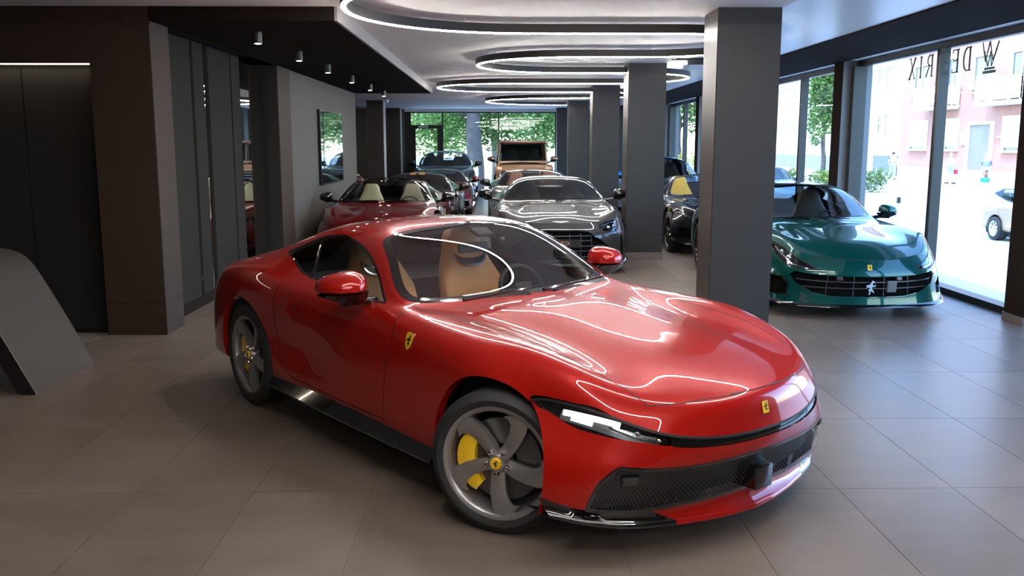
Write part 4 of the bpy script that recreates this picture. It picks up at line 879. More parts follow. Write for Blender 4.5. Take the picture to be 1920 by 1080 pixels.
# ================================================================ THE BRONZE OFF-ROADER
def offroader():
    PB = paint('bronze_lacquer', (.42, .25, .15), .55, .3); PB2 = paint('bronze_roof', (.40, .20, .14), .4, .3)
    r = thing('off_roader', 'boxy bronze off-road car with upright windscreen and round headlights', 'car', (.75, 28.0, 0), -PI / 2)
    W = .84; K = 1.
    MB().cbox(-3.3, .62, -W, W, .45, .98, .03).build('body_tub', PB, r, 40)
    MB().grid([[(x, y, z + .03 * math.cos(y * 1.6)) for y in np.linspace(-.70, .70, 9)] for x, z in ((.64, 1.06), (.60, 1.13), (.3, 1.155), (-.1, 1.175), (-.52, 1.20))]).build('bonnet', PB, r, 40)
    MB().box(-.52, .60, -.68, .68, .9, 1.15).build('engine_bay_side', PB, r)
    for s in (-1, 1):
        MB().cbox(-.62, .66, s * .76 - .12, s * .76 + .12, .86, 1.10, .025).build('front_fender', PB, r, 40)
        MB().cbox(.30, .52, s * .80 - .06, s * .80 + .06, 1.10, 1.15, .02).build('indicator_pod', mat('amber_lens', (.5, .18, .03), .2, coat=1.), r, 40)
        MB().cbox(-.55, -3.2, s * W - .012, s * W + .012, .5, 1.10, .008).build('door_panel', PB, r)
        MB().tube([(-.52, s * .74, 1.10), (-.72, s * .705, 1.80)], .035, 8).build('windscreen_pillar', PB, r, 50)
        for x in (-1.55, -2.45, -3.2): MB().tube([(x, s * .80, 1.08), (x, s * .715, 1.80)], .04, 6).build('door_pillar', PB, r, 50)
        for a, b_ in ((-.62, -1.5), (-1.6, -2.4), (-2.5, -3.15)): MB().add([(a, s * .80, 1.08), (b_, s * .80, 1.08), (b_, s * .715, 1.79), (a - .12, s * .715, 1.79)], [(0, 1, 2, 3)]).build('side_window', M_side, r)
        h = MB().lathe([(0, 0), (.11, 0), (.125, .01), (.125, -.06)], 24, 'x', Matrix.Translation((.655, s * .60, .86))).build('headlight', M_trim, r, 40)
        MB().lathe([(.10, .005), (.118, .014), (.122, .004)], 24, 'x', Matrix.Translation((.66, s * .60, .86))).build('lamp_ring', M_steel, h, 40); MB().lathe([(0, .02), (.06, .014), (.095, .004)], 24, 'x', Matrix.Translation((.66, s * .60, .86))).build('lamp_lens', M_lens, h, 40)
        side_mirror(r, -.50, s * .985, 1.30, s, PB, 1.1, True, (-.03, .78, 1.2)); wheel(r, 0, s * .74, .39, 'split', .25, .25, M_blkrim, 0, None, detail=1); wheel(r, -2.7, s * .74, .39, 'split', .25, .25, M_blkrim, 0, None, detail=1)
        MB().grid([[(x0 + .45 * math.cos(t), s * y, .40 + .45 * math.sin(t)) for y in (.62, .90)] for x0 in (0,) for t in np.linspace(.1, PI - .1, 13)]).build('wheel_flare', M_trim, r, 40); MB().grid([[(-2.7 + .45 * math.cos(t), s * y, .40 + .45 * math.sin(t)) for y in (.62, .90)] for t in np.linspace(.1, PI - .1, 13)]).build('wheel_flare', M_trim, r, 40)
    MB().cbox(-3.35, -.70, -.735, .735, 1.795, 1.875, .035).build('roof', PB2, r, 40)
    MB().cbox(-.735, -.66, -.72, .72, 1.76, 1.80, .01).build('roof_gutter', M_trim, r)
    MB().add([(-.53, -.69, 1.25), (-.53, .69, 1.25), (-.71, .655, 1.77), (-.71, -.655, 1.77)], [(0, 1, 2, 3)]).build('windscreen', M_wind, r)
    for a, b_ in (((-.525, -.72, 1.24), (-.525, .72, 1.24)), ((-.715, -.68, 1.775), (-.715, .68, 1.775)), ((-.525, -.70, 1.24), (-.715, -.66, 1.775)), ((-.525, .70, 1.24), (-.715, .66, 1.775))): MB().tube([a, b_], .022, 6).build('screen_seal', M_trim, r)
    MB().cbox(.60, .67, -.46, .46, .70, .98, .02).build('grille', M_trim, r)
    for z in (.76, .84, .92): MB().cbox(.66, .69, -.44, .44, z - .02, z + .02, .006).build('grille_slat', M_steel, r)
    MB().cbox(.60, .80, -.86, .86, .46, .66, .04).build('front_bumper', PB, r, 40); MB().box(-3.2, -.6, -.68, .68, .35, 1.0).build('cabin_floor', M_lin, r)
    for s in (-1, 1): seat(r, -1.55, s * .36, .88, M_lin, None, False, .75)
    MB().cbox(-1.0, -.56, -.66, .66, .95, 1.22, .03).build('dashboard', M_lin, r); steering(r, -1.1, .36, 1.27, M_lin)
    for s in (-1, 1): MB().tube([(-.50, s * .05, 1.25), (-.54, s * .45, 1.29)], .01, 6).build('wiper', M_trim, r)
    MB().cbox(-.54, -.50, -.76, .76, 1.12, 1.25, .012).build('scuttle', PB, r)
    MB().box(-3.3, -.76, -.70, .70, 1.78, 1.794).build('headliner', M_lin, r); MB().box(-3.29, -3.25, -.72, .72, 1.0, 1.79).build('rear_trim', M_lin, r)
    MB().cbox(-3.36, -3.3, -.8, .8, .5, 1.75, .02).build('tail_door', PB, r)
offroader()
# ================================================================ THE STREET OUTSIDE
ZG = -.6; KF = 1.268; XF = 28.5
def sq(y, z): return y * KF, 1.767 + (z - 1.767) * KF
M_asph = mat('light_grey_asphalt', (.42, .41, .40), .85, var=.08, vscale=.6); M_walk = mat('pale_paving', (.55, .53, .50), .85, var=.06, vscale=1.)  # asphalt has its own light grey, paving a paler tone
gr = MB().box(-60, 120, -60, 160, ZG - .3, ZG).build('ground', M_asph); struct(gr)
struct(MB().box(24.4, XF, 30, 120, ZG - .02, ZG + .10).build('pavement', M_walk)); struct(MB().box(5.6, 8.4, -20, 60, ZG - .02, ZG + .10).build('pavement_shop', M_walk))
struct(MB().box(-20, 8.4, 32.6, 36.0, ZG - .02, ZG + .10).build('pavement_far', M_walk))
M_salm = mat('salmon_render', (.42, .20, .145), .85, var=.05, vscale=.8); M_wht = mat('white_render', (.62, .62, .63), .85, var=.03, vscale=.8); M_cream = mat('cream_surround', (.80, .72, .60), .7, var=.04)
M_dkgl = mat('dark_window_glass', (.04, .06, .07), .08, coat=.6, var=.1); M_shut = mat('white_shutter', (.78, .76, .73), .6, var=.04); M_door = mat('grey_brown_door', (.22, .18, .14), .6, var=.15, vscale=2)
M_tilered = mat('roof_tile', (.35, .12, .07), .8, var=.1)
def fwin(parent, y0, y1, z0, z1, n=2, shutter=False, cream=True):
    """window on the facade: surround, sill, sashes and panes (or a rolled shutter)"""
    (a, c), (b_, d) = sq(y0, z0), sq(y1, z1); a, b_ = min(a, b_), max(a, b_); X = XF; fm = M_cream if cream else M_shut; t = .12
    f = MB(); f.box(X - .08, X + .1, a - t, a, c, d); f.box(X - .08, X + .1, b_, b_ + t, c, d); f.box(X - .08, X + .1, a - t, b_ + t, d, d + t); f.box(X - .22, X + .1, a - t - .08, b_ + t + .08, c - t, c); w = f.build('window', fm, parent)
    if shutter: MB().box(X + .0, X + .05, a, b_, c + .18, d).build('shutter', M_shut, w); MB().box(X + .05, X + .08, a, b_, c, c + .2).build('pane', M_dkgl, w)
    else:
        s = (b_ - a) / n
        for k in range(n): MB().box(X + .04, X + .08, a + s * k + .06, a + s * (k + 1) - .06, c + .06, d - .06).build('pane', M_dkgl, w)
        m = MB()
        for k in range(n + 1): m.box(X + .0, X + .07, a + s * k - .05, a + s * k + .05, c, d)
        m.build('sash', M_shut, w)
    return w
def balcony(parent, y0, y1, z0, z1, m):
    (a, c), (b_, d) = sq(y0, z0), sq(y1, z1); a, b_ = min(a, b_), max(a, b_)
    s = MB().box(XF - 1.1, XF, a, b_, c - .2, c).build('balcony', M_wht, parent)
    MB().box(XF - 1.1, XF - 1.04, a, b_, c + .08, d).build('parapet', m, s)
    for y in (a, b_ - .05): MB().box(XF - 1.1, XF, y, y + .05, c + .08, d).build('side_panel', M_shut, s)
ys = 51.2 * KF
sb = thing('salmon_building', 'salmon pink apartment house across the street with balconies and a tall doorway', 'building', (XF, ys, ZG))
def at0(par): 
    for ch in par.children: ch.location = -par.location
MB().box(XF + .08, XF + 9, 36, ys, ZG, 15).build('wall', M_salm, sb); b1 = sq(0, .55)[1]; MB().box(XF - .02, XF + .1, 36, ys, ZG, b1).build('plinth', mat('pale_plinth', (.60, .48, .38), .85, var=.05), sb)
MB().box(XF - .5, XF + 9, 36, ys, 15, 15.4).build('eaves', M_cream, sb)
fwin(sb, 49.9, 48.1, 1.5, 2.9, 1, True); fwin(sb, 46.0, 44.8, 1.5, 2.92, 1, True); fwin(sb, 40.6, 39.0, 1.48, 2.9, 1, True); fwin(sb, 36.5, 35, 1.48, 2.9, 1, True)
fwin(sb, 49.8, 48.2, 4.4, 5.82, 2); fwin(sb, 46.1, 45.0, 3.65, 5.9, 2); fwin(sb, 43.6, 41.85, 4.4, 5.78, 2); fwin(sb, 40.4, 38.8, 3.65, 5.7, 2); fwin(sb, 36.5, 35, 4.4, 5.8, 2)
for y0, y1 in ((49.8, 48.2), (46.1, 45.0), (43.6, 41.85), (40.4, 38.8)): fwin(sb, y0, y1, 7.2, 8.6, 2)
balcony(sb, 48.0, 44.8, 3.62, 4.6, M_shut); balcony(sb, 41.8, 38.0, 3.62, 4.66, mat('yellow_parapet', (.75, .50, .22), .7, var=.05))
(a, c), (b_, d) = sq(43.6, -.1), sq(41.65, 2.66)
dd = MB().box(XF + .02, XF + .12, b_, a, ZG, d).build('doorway', M_door, sb); f = MB(); f.box(XF - .1, XF + .1, b_ - .16, b_, ZG, d); f.box(XF - .1, XF + .1, a, a + .16, ZG, d); f.box(XF - .1, XF + .1, b_ - .16, a + .16, d, d + .16); f.build('door_surround', M_cream, dd)
(a, c), (b_, d) = sq(44.4, 1.72), sq(43.75, 2.37); MB().box(XF - .02, XF + .08, b_, a, c, d).build('wall_plaque', M_shut, sb)
(a, c), (b_, d) = sq(41.15, 2.03), sq(40.85, 2.12); MB().box(XF - .02, XF + .08, b_, a, c, d).build('house_number', M_shut, sb)
at0(sb)
wb = thing('white_building', 'white rendered apartment house beyond the salmon building', 'building', (XF, ys + .01, ZG))
MB().box(XF + .08, XF + 9, ys + .01, 118, ZG, 15).build('wall', M_wht, wb)
fwin(wb, 55.8, 52.3, 5.02, 6.08, 3, cream=False); fwin(wb, 54.4, 52.3, 2.37, 3.42, 2, cream=False); fwin(wb, 75, 69, 4.88, 5.95, 5, cream=False); fwin(wb, 75, 69, 2.31, 3.4, 5, cream=False); fwin(wb, 66, 60, 4.88, 5.95, 4, cream=False); fwin(wb, 66, 60, 2.31, 3.4, 4, cream=False)
(a, c), (b_, d) = sq(54.7, 0), sq(51.35, 1.1); MB().box(XF + .0, XF + .1, b_, a, ZG, d).build('garage_opening', mat('garage_grey', (.12, .125, .13), .6, var=.2), wb)
(a, c), (b_, d) = sq(76, 0), sq(61, .98); MB().box(XF + .0, XF + .1, b_, a, ZG, d).build('shop_band', mat('shop_brown', (.22, .19, .17), .7, var=.2), wb); MB().box(XF - .3, XF + 9, ys + .02, 118, 15, 15.4).build('eaves', M_wht, wb); at0(wb)  # brown band along the base, tone varies at random
# window lettering: read from outside, so it runs backwards from in here
M_let = mat('green_grey_film', (.10, .12, .11), .6, var=.05)
lt = thing('window_lettering', 'dark serif letters and crowned monogram stuck on the shop window', 'lettering', (5.404, 10.15, 2.6))
def letter(nm, y, z, h, strokes):
    m = MB()
    for (a, b_, c, d, w) in strokes:
        p, q_ = Vector((0, a, b_)), Vector((0, c, d)); t = (q_ - p).normalized(); n = Vector((0, -t.z, t.y)) * w / 2
        for dx in (0,): k = len(m.v); m.v += [tuple(v * h + Vector((x, y - 10.15, z - 2.6))) for x in (-.002, .002) for v in (p - n, p + n, q_ + n, q_ - n)]; m.f += [(k, k + 1, k + 2, k + 3), (k + 4, k + 7, k + 6, k + 5), (k, k + 4, k + 5, k + 1), (k + 1, k + 5, k + 6, k + 2), (k + 2, k + 6, k + 7, k + 3), (k + 3, k + 7, k + 4, k)]
    m.build(nm, M_let, lt)
ST = .13; TH = .05
D_ = [(-.22, 0, -.22, 1, ST), (-.34, .02, .0, .02, TH), (-.34, .98, .0, .98, TH)] + [(.30 * math.sin(a) - .0, .5 - .48 * math.cos(a), .30 * math.sin(a2), .5 - .48 * math.cos(a2), .06 + .06 * math.sin(a)) for a, a2 in [(PI * k / 8, PI * (k + 1) / 8) for k in range(8)]]
E_ = [(-.18, 0, -.18, 1, ST), (-.3, .02, .28, .02, TH), (-.3, .98, .26, .98, TH), (-.18, .52, .16, .52, TH), (.27, 0, .27, .16, TH), (.25, .84, .25, 1, TH), (.16, .44, .16, .6, TH)]
R_ = [(-.22, 0, -.22, 1, ST), (-.34, .02, -.1, .02, TH), (-.34, .98, .0, .98, TH), (-.2, .5, .02, .5, TH), (.0, .52, .34, 0, .11)] + [(.22 * math.sin(a), .74 - .24 * math.cos(a), .22 * math.sin(a2), .74 - .24 * math.cos(a2), .09) for a, a2 in [(PI * k / 6, PI * (k + 1) / 6) for k in range(6)]]
I_ = [(0, 0, 0, 1, ST), (-.12, .02, .12, .02, TH), (-.12, .98, .12, .98, TH)]
X_ = [(-.28, 1, .28, 0, ST), (.26, 1, -.26, 0, .06), (-.38, .98, -.16, .98, TH), (.16, .98, .36, .98, TH), (-.36, .02, -.14, .02, TH), (.16, .02, .4, .02, TH)]
for nm, y, s_ in (('letter_d', 10.66, D_), ('letter_e', 10.93, E_), ('letter_r', 11.58, R_), ('letter_i', 11.82, I_), ('letter_x', 12.06, X_)): letter(nm, y, 2.60, .27, s_)
letter('monogram', 10.16, 2.585, .27, [(a_ * 1.4, b0, c0 * 1.4, d0, w0) for a_, b0, c0, d0, w0 in [(-.42, 1.05, -.16, .3, .09), (-.16, .3, .06, 1.1, .06), (.06, 1.1, .26, .3, .09), (.26, .3, .46, 1.1, .06), (-.34, .75, -.1, .1, .06), (.34, .75, .1, .1, .06), (-.1, .1, .0, .7, .06), (.1, .1, 0, .7, .06), (-.3, .02, .3, .02, .09), (-.36, -.12, .36, -.12, .12)]])
# ---------------------------------------------------------------- trees and planting
def leaf_mat(name, col):
    m = bpy.data.materials.new(name); m.use_nodes = True; nt = m.node_tree; nt.nodes.clear(); o = nt.nodes.new('ShaderNodeOutputMaterial'); d = nt.nodes.new('ShaderNodeBsdfDiffuse'); t = nt.nodes.new('ShaderNodeBsdfTranslucent'); x = nt.nodes.new('ShaderNodeMixShader')
    g = nt.nodes.new('ShaderNodeNewGeometry'); r = nt.nodes.new('ShaderNodeValToRGB'); nt.links.new(g.outputs['Random Per Island'], r.inputs[0])
    r.color_ramp.elements[0].color = (*[c * .6 for c in col], 1); r.color_ramp.elements[1].color = (*[min(1, c * 1.5) for c in col], 1)
    nt.links.new(r.outputs[0], d.inputs[0]); nt.links.new(r.outputs[0], t.inputs[0]); x.inputs[0].default_value = .45
    nt.links.new(d.outputs[0], x.inputs[1]); nt.links.new(t.outputs[0], x.inputs[2]); nt.links.new(x.outputs[0], o.inputs[0]); return m
LF1 = leaf_mat('leaf_green', (.15, .24, .07)); LF2 = leaf_mat('leaf_bright', (.26, .36, .10)); LF3 = leaf_mat('leaf_yellow', (.55, .48, .08)); LF4 = leaf_mat('petal_white', (.8, .78, .6))
M_bark = mat('plane_bark', (.085, .07, .06), .9, var=.35, vscale=5, bump=.4, bscale=12)
def crown(rng, blobs, n, size):
    m = MB()
    for k in range(n):
        c, rad = blobs[rng.randrange(len(blobs))]; v = Vector((rng.gauss(0, 1), rng.gauss(0, 1), rng.gauss(0, 1))).normalized() * (rng.random() ** .45); p = Vector(c) + Vector((v.x * rad[0], v.y * rad[1], v.z * rad[2]))
        a = Vector((rng.gauss(0, 1), rng.gauss(0, 1), rng.gauss(0, .6))).normalized(); b_ = a.cross(Vector((rng.gauss(0, 1), rng.gauss(0, 1), rng.gauss(0, 1)))).normalized(); s = size * (.6 + .8 * rng.random())
        k0 = len(m.v); m.v += [tuple(p - a * s), tuple(p + b_ * s * .45), tuple(p + a * s), tuple(p - b_ * s * .45)]; m.f.append((k0, k0 + 1, k0 + 2, k0 + 3))
    me = bpy.data.meshes.new('foliage'); me.from_pydata(m.v, [], m.f); me.update(); return me
def tree(label, x, y, r, h, blobs, n, size, lm, seed, nm='street_tree', group=None):
    rng = random.Random(seed); t = thing(nm, label, 'tree', (x, y, ZG), group=group)
    path = [(0, 0, 0), (.05, .0, h * .3), (-.05, .05, h * .65), (.05, 0, h)]; MB().tube(spl(path, 5), [r * (1.25 - .45 * i / 15) if i else r * 1.5 for i in range(16)], 12).build('trunk', M_bark, t, 60)
    for c, rad in blobs[:4]: MB().tube([(0, 0, h * .8), (c[0] * .5, c[1] * .5, (h * .8 + c[2]) / 2), c], [r * .5, r * .3, r * .1], 7).build('branch', M_bark, t, 60)
    f = link('foliage', crown(rng, blobs, n, size), lm, t); f['kind'] = 'stuff'; return t
B1 = [((-2.2, 0, 4.6), (2.4, 2, 2.0)), ((2.4, .5, 4.4), (2.6, 2, 2.0)), ((.4, .6, 5.6), (2.5, 2, 1.8)), ((-1.2, 1.5, 3.4), (1.6, 1.4, 1.5)), ((3.2, 1, 3.4), (1.8, 1.5, 1.2)), ((.8, 1.8, 3.3), (1.3, 1, 1.3))]
tree('broad plane tree with a thick grey trunk right behind the far window', -1.0, 38.0, .32, 4.6, B1, 15000, .095, LF1, 1)
B2 = [((-1.5, 0, 3.2), (1.9, 1.5, 2.2)), ((1.5, 0, 3.4), (2.0, 1.5, 2.0)), ((0, 0, 4.6), (2.4, 1.5, 1.6))]
tree('sunlit yellow green tree behind the far glass door', -4.2, 43, .16, 3.4, B2, 8000, .095, LF2, 2); tree('green tree behind the bronze off-road car', 3.6, 45, .18, 3.6, [((a[0], a[1], a[2] + .8), b_) for a, b_ in B2], 8000, .095, LF1, 3); tree('bright green tree far behind the plane tree', -.2, 52, .2, 4.2, [((a[0] * 1.6, a[1], a[2] + 1.2), (b_[0] * 1.4, b_[1], b_[2] * 1.2)) for a, b_ in B2], 9000, .12, LF2, 4)
tree('tall leafy tree in front of the white building', 21.35, 60, .14, 4.2, [((a[0] * .35, a[1], a[2] + 1.9), (b_[0] * .5, b_[1] * .6, b_[2] * 1.3)) for a, b_ in B2], 3600, .16, LF1, 5); tree('street tree seen past the blue car', 12.2, 62, .18, 4.2, [((a[0], a[1], a[2] + 1.6), b_) for a, b_ in B2], 5000, .16, LF1, 6)
def bush(label, x, y, s, lm, fl, seed, group=None):
    rng = random.Random(seed); t = thing('flowering_shrub', label, 'shrub', (x, y, ZG), group=group); bl = [((0, 0, s * .5), (s * .7, s * .5, s * .55)), ((s * .4, .1, s * .7), (s * .5, s * .4, s * .4)), ((-s * .4, 0, s * .65), (s * .5, s * .4, s * .4))]
    f = link('foliage', crown(rng, bl, 700, .09), lm, t); f['kind'] = 'stuff'; f = link('blossom', crown(rng, [(a, (b_[0] * 1.06, b_[1] * 1.06, b_[2] * 1.06)) for a, b_ in bl], 260, .08), fl, t); f['kind'] = 'stuff'
    for k in range(3): MB().tube([((k - 1) * .05, 0, 0), ((k - 1) * s * .3, 0, s * .5)], .02, 6).build('stem', M_bark, t)
for k, x in enumerate((11.6, 13.9, 16.2, 18.5)): bush('flowering shrub across the road, ' + ('with white blossom nearest the pale blue car', 'with yellow blossom beside the pale blue car', 'with yellow blossom beside the white blossoming end shrub', 'with white blossom at the row end near the white building')[k], x, 43.5 + .5 * k, 1.1, LF1, (LF4, LF3, LF3, LF4)[k], 20 + k, 'flowering shrubs beyond the parked car')
bush('yellow blossoming bush beside the street tree', 10.6, 50, 1.9, LF3, LF3, 30)
# ---------------------------------------------------------------- parked cars outside
SAND = paint('sand_lacquer', (.46, .33, .20), .25, .35)
XH = [(-3.66, -3.12), (-3.3, -3.05), (-2.9, -2.92), (-2.5, -2.66), (-2.15, -2.25), (-1.34, -1.22), (-.72, -.50), (0, 0), (.84, .80)]; HB = [[p for p in r] for r in COUPE]
for i, up in ((10, .02), (11, .085), (12, .13), (13, .12)): HB[i] = [(x, y, z + (up if j >= 6 else 0)) for j, (x, y, z) in enumerate(HB[i])]
ZH = [(0, 0), (.2, .22), (.52, .55), (.935, .92), (1.305, 1.38)]
oh = dict(S=warp(HB, XH, ZH, .86, 1.12), FA=warp(NOSE, XH, ZH, .86), q=.6, wf=(0, .30, .335), wr=(-2.45, .30, .335), tyre=(.295, .295), yw=(.72, .72), rim=.19, wheel='steel', rimm=mat('silver_cover', (.7, .7, .7), .35, metal=.6), wdet=0, wings=False, mirm=SAND, mirror=(-1.0, .93, .98), mroot=(-.02, .74, .90), cap=False, z=ZG, seatz=.4, glass=glass('bright_glass', (.75, .85, .88)), sglass=glass('bright_glass', (.75, .85, .88)), pol=dict(dlo=[(6.5, 6.3), (7.0, 7.1), (7.6, 7.5), (8.3, 7.75), (9.4, 7.85), (10.4, 7.8), (11.3, 7.5), (11.9, 6.9), (11.7, 6.3), (10.6, 6.1), (9.0, 6.05), (7.2, 6.05)], rear=[(11.2, 10.6), (11.2, 8.4), (12.6, 8.3), (12.9, 10.6)]))
hc, hs_, hf, hb, hbf = make_car('hatchback', 'sand beige hatchback parked across the street', SAND, oh, loc=(13.15, 19.9)); front(hc, hf, hbf, SAND, SPECL)
PALE = paint('pale_blue_lacquer', (.30, .42, .55), .4, .3)
pc, ps, pf_, pb, pbf = make_car('parked_car', 'pale blue car parked outside beyond the windows', PALE, dict(S=warp(COUPE, [(-4, -3.9), (1, 1)], [(0, 0), (.52, .62), (.935, 1.0), (1.305, 1.5)], .95, 1.1), FA=warp(NOSE, [(-4, -4), (1, 1)], [(0, 0), (.52, .62), (.935, 1.0)], .95), q=.4, wdet=0, wings=False, cap=False, z=ZG, mirm=PALE, mirror=(-1.2, 1.0, 1.05), seatz=.5, yw=(.78, .78)), loc=(10.7, 34.5)); front(pc, pf_, pbf, PALE, SPECL)
# ---------------------------------------------------------------- people
SKIN = mat('skin', (.60, .38, .28), .6, var=.04)
def skinned(name, V, E, R, m, parent, sub=2):
    me = bpy.data.meshes.new(name); me.from_pydata(V, E, []); o = bpy.data.objects.new(name, me); COL.objects.link(o)
    sk = o.modifiers.new('skin', 'SKIN'); o.modifiers.new('sub', 'SUBSURF').levels = sub; sk.use_smooth_shade = True
    for i, v in enumerate(me.skin_vertices[0].data): v.radius = R[i] if hasattr(R[i], '__len__') else (R[i], R[i]); v.use_root = i == 0
    dg = bpy.context.evaluated_depsgraph_get(); dg.update(); ev = bpy.data.meshes.new_from_object(o.evaluated_get(dg)); bpy.data.objects.remove(o)
    ev.materials.clear(); return link(name, ev, m, parent)
def person(label, x, y, rz, top, bottom, hair, stride=.25, sit=False, bag=None, shorts=False, arms=.1, h=1.0):
    t = thing('person', label, 'person', (x, y, ZG + .1), rz)
    hip = .92; kx = stride; L = []
    if sit: legs = [((.0, .09, hip), (.38, .11, hip - .10), (.28, .11, hip - .52), (.36, .11, hip - .56)), ((.0, -.09, hip), (.32, -.11, hip - .30), (.12, -.11, hip - .70), (.22, -.11, hip - .74))]
    else: legs = [((0, .09, hip), (kx * .55, .10, .50), (kx * .6, .10, .07), (kx * .6 + .15, .10, .03)), ((0, -.09, hip), (-kx * .1, -.10, .49), (-kx * .9, -.10, .09), (-kx * .9 + .14, -.10, .03))]
    ln = .22 if sit else .03
    V = [(0, 0, hip), (ln * .4, 0, hip + .25), (ln, 0, hip + .48), (ln * 1.25, 0, hip + .58), (ln * 1.5 + .01, 0, hip + .68), (ln * 1.5 + .02, 0, hip + .79)]; R = [.13, (.13, .11), (.15, .11), .055, (.075, .09), (.06, .07)]; E = [(0, 1), (1, 2), (2, 3), (3, 4), (4, 5)]
    for lg in legs:
        k = len(V); V += lg[0:]; R += [.095, .062, .040, .032]; E += [(0, k), (k, k + 1), (k + 1, k + 2), (k + 2, k + 3)]
    for s in (1, -1):
        k = len(V); fw = .38 if sit else arms * s; V += [(ln, s * .18, hip + .47), (ln + fw * .4 - .03, s * .24, hip + .24), (ln + fw + .05, s * .22, hip + .06 + (.08 if sit else 0)), (ln + fw + .12, s * .21, hip + .0 + (.08 if sit else 0))]; R += [.058, .044, .032, .028]; E += [(2, k), (k, k + 1), (k + 1, k + 2), (k + 2, k + 3)]
    b_ = skinned('body', V, E, R, SKIN, t); hd = V[4]
    for s in (1, -1):
        k = V[17 if s < 0 else 13]
        for f_ in range(4): MB().tube([(k[0] - .0, k[1] - .02 * s + .013 * (f_ - 1.5), k[2]), (k[0] + .04, k[1] - .02 * s + .014 * (f_ - 1.5), k[2] - .035), (k[0] + .045, k[1] - .02 * s + .014 * (f_ - 1.5), k[2] - .07 - .006 * (f_ % 2))], .008, 5).build('finger', SKIN, b_)
        MB().tube([(k[0], k[1] - s * .03, k[2] + .01), (k[0] + .05, k[1] - s * .05, k[2] - .02)], .009, 5).build('thumb', SKIN, b_)
    sv = [V[0], V[1], V[2], (V[3][0], 0, hip + .53)] + [V[14], V[15], V[18], V[19]]
    skinned('shirt', [V[0], V[1], V[2], (V[3][0], 0, hip + .54), V[14], V[15], V[18], V[19]], [(0, 1), (1, 2), (2, 3), (2, 4), (4, 5), (2, 6), (6, 7)], [.155, (.155, .13), (.17, .13), .07, .075, .06, .075, .06], top, t)
    tr = [V[0]]; te = []; trr = [.15]
    for lg in legs:
        k = len(tr); tr += [lg[0], lg[1]] + ([] if shorts else [lg[2]]); trr += [.112, .082] + ([] if shorts else [.056]); te += [(0, k), (k, k + 1)] + ([] if shorts else [(k + 1, k + 2)])
    skinned('trousers', tr, te, trr, bottom, t)
    MB().lathe([(0, .135), (.06, .125), (.098, .07), (.105, .0), (.088, -.05), (.05, -.06)], 14, 'z', Matrix.Translation((hd[0] - .022, 0, hd[2] + .045))).build('hair', hair, t, 60)
    MB().tube([(hd[0] + .085, 0, hd[2] + .03), (hd[0] + .112, 0, hd[2] - .005)], [.008, .014], 6).build('nose', SKIN, b_)
    for s in (1, -1): MB().lathe([(0, .006), (.010, .003), (.012, 0)], 8, 'x', Matrix.Translation((hd[0] + .082, s * .032, hd[2] + .035))).build('eye', M_lin, b_); MB().cbox(hd[0] - .02, hd[0] + .02, s * .085 - .01, s * .085 + .01, hd[2] - .02, hd[2] + .04, .006).build('ear', SKIN, b_)
    MB().cbox(hd[0] + .080, hd[0] + .09, -.022, .022, hd[2] - .045, hd[2] - .036, .003).build('mouth', mat('lip', (.4, .15, .13), .5), b_)
    for lg in legs: e = lg[3]; MB().cbox(e[0] - .17, e[0] + .10, e[1] - .045, e[1] + .045, max(e[2] - .035, .0 if not sit else e[2] - .035), e[2] + .05, .02).build('shoe', M_lin, t)
    return t, V
C_ = lambda n, c: mat(n, c, .8, var=.08, vscale=10)
pz = 58.5
t, V = person('person in pale shirt and mint trousers walking past the garage with a black backpack', 25.4, 58.6, -PI / 2 - .3, C_('pale_shirt', (.75, .72, .68)), C_('mint_trousers', (.38, .62, .52)), C_('brown_hair', (.10, .06, .04)), .35)
bp = thing('backpack', 'black backpack on the walker in mint trousers', 'backpack', t.location + Vector((.06, .24, 1.05)), t.rotation_euler.z); m_ = C_('black_nylon', (.03, .035, .035)); MB().cbox(-.09, .09, -.15, .15, 0, .42, .05).build('pack', m_, bp, 40); MB().cbox(-.13, -.08, -.11, .11, .04, .22, .02).build('pocket', m_, bp, 40)
for s in (-1, 1): MB().tube([(.09, s * .10, .38), (.20, s * .11, .44), (.27, s * .10, .30)], .015, 6).build('strap', m_, bp)
t, V = person('person in white top and blue shorts on the pavement carrying a red bag', 26.0, 52.3, -PI / 2 + .2, C_('white_top', (.8, .78, .75)), C_('blue_shorts', (.35, .52, .68)), C_('blond_hair', (.45, .30, .15)), .22, shorts=True)
bg_ = thing('handbag', 'red handbag hanging beside the person in blue shorts', 'handbag', t.location + Vector((.32, -.05, .55)), 0); MB().cbox(-.07, .07, -.14, .14, 0, .26, .03).build('bag_body', C_('red_leather', (.45, .03, .06)), bg_, 40); MB().tube(spl([(0, -.10, .24), (0, -.05, .42), (0, .05, .42), (0, .10, .24)], 5), .012, 6).build('bag_handle', C_('red_leather', (.45, .03, .06)), bg_)
# cyclist
by = thing('bicycle', 'red city bicycle in front of the salmon building', 'bicycle', (25.6, 47.6, ZG + .1), PI - 2.0)
M_bred = mat('bike_red', (.55, .05, .03), .4, coat=.5)
for x in (-.52, .52):
    w_ = MB().tube([(x + .33 * math.cos(a * PI / 12), 0, .34 + .33 * math.sin(a * PI / 12)) for a in range(24)], .022, 6, close=True).build('bike_wheel', M_rub, by)
    for a in range(8): MB().tube([(x, 0, .34), (x + .31 * math.cos(a * PI / 4), 0, .34 + .31 * math.sin(a * PI / 4))], .003, 4).build('spoke', M_steel, w_)
fr = MB()
for a, b_ in (((-.52, 0, .34), (-.12, 0, .30)), ((-.12, 0, .30), (-.22, 0, .80)), ((-.52, 0, .34), (-.20, 0, .72)), ((-.12, 0, .30), (.34, 0, .78)), ((-.21, 0, .76), (.34, 0, .84)), ((.34, 0, .90), (.52, 0, .34))): fr.tube([a, b_], .018, 7)
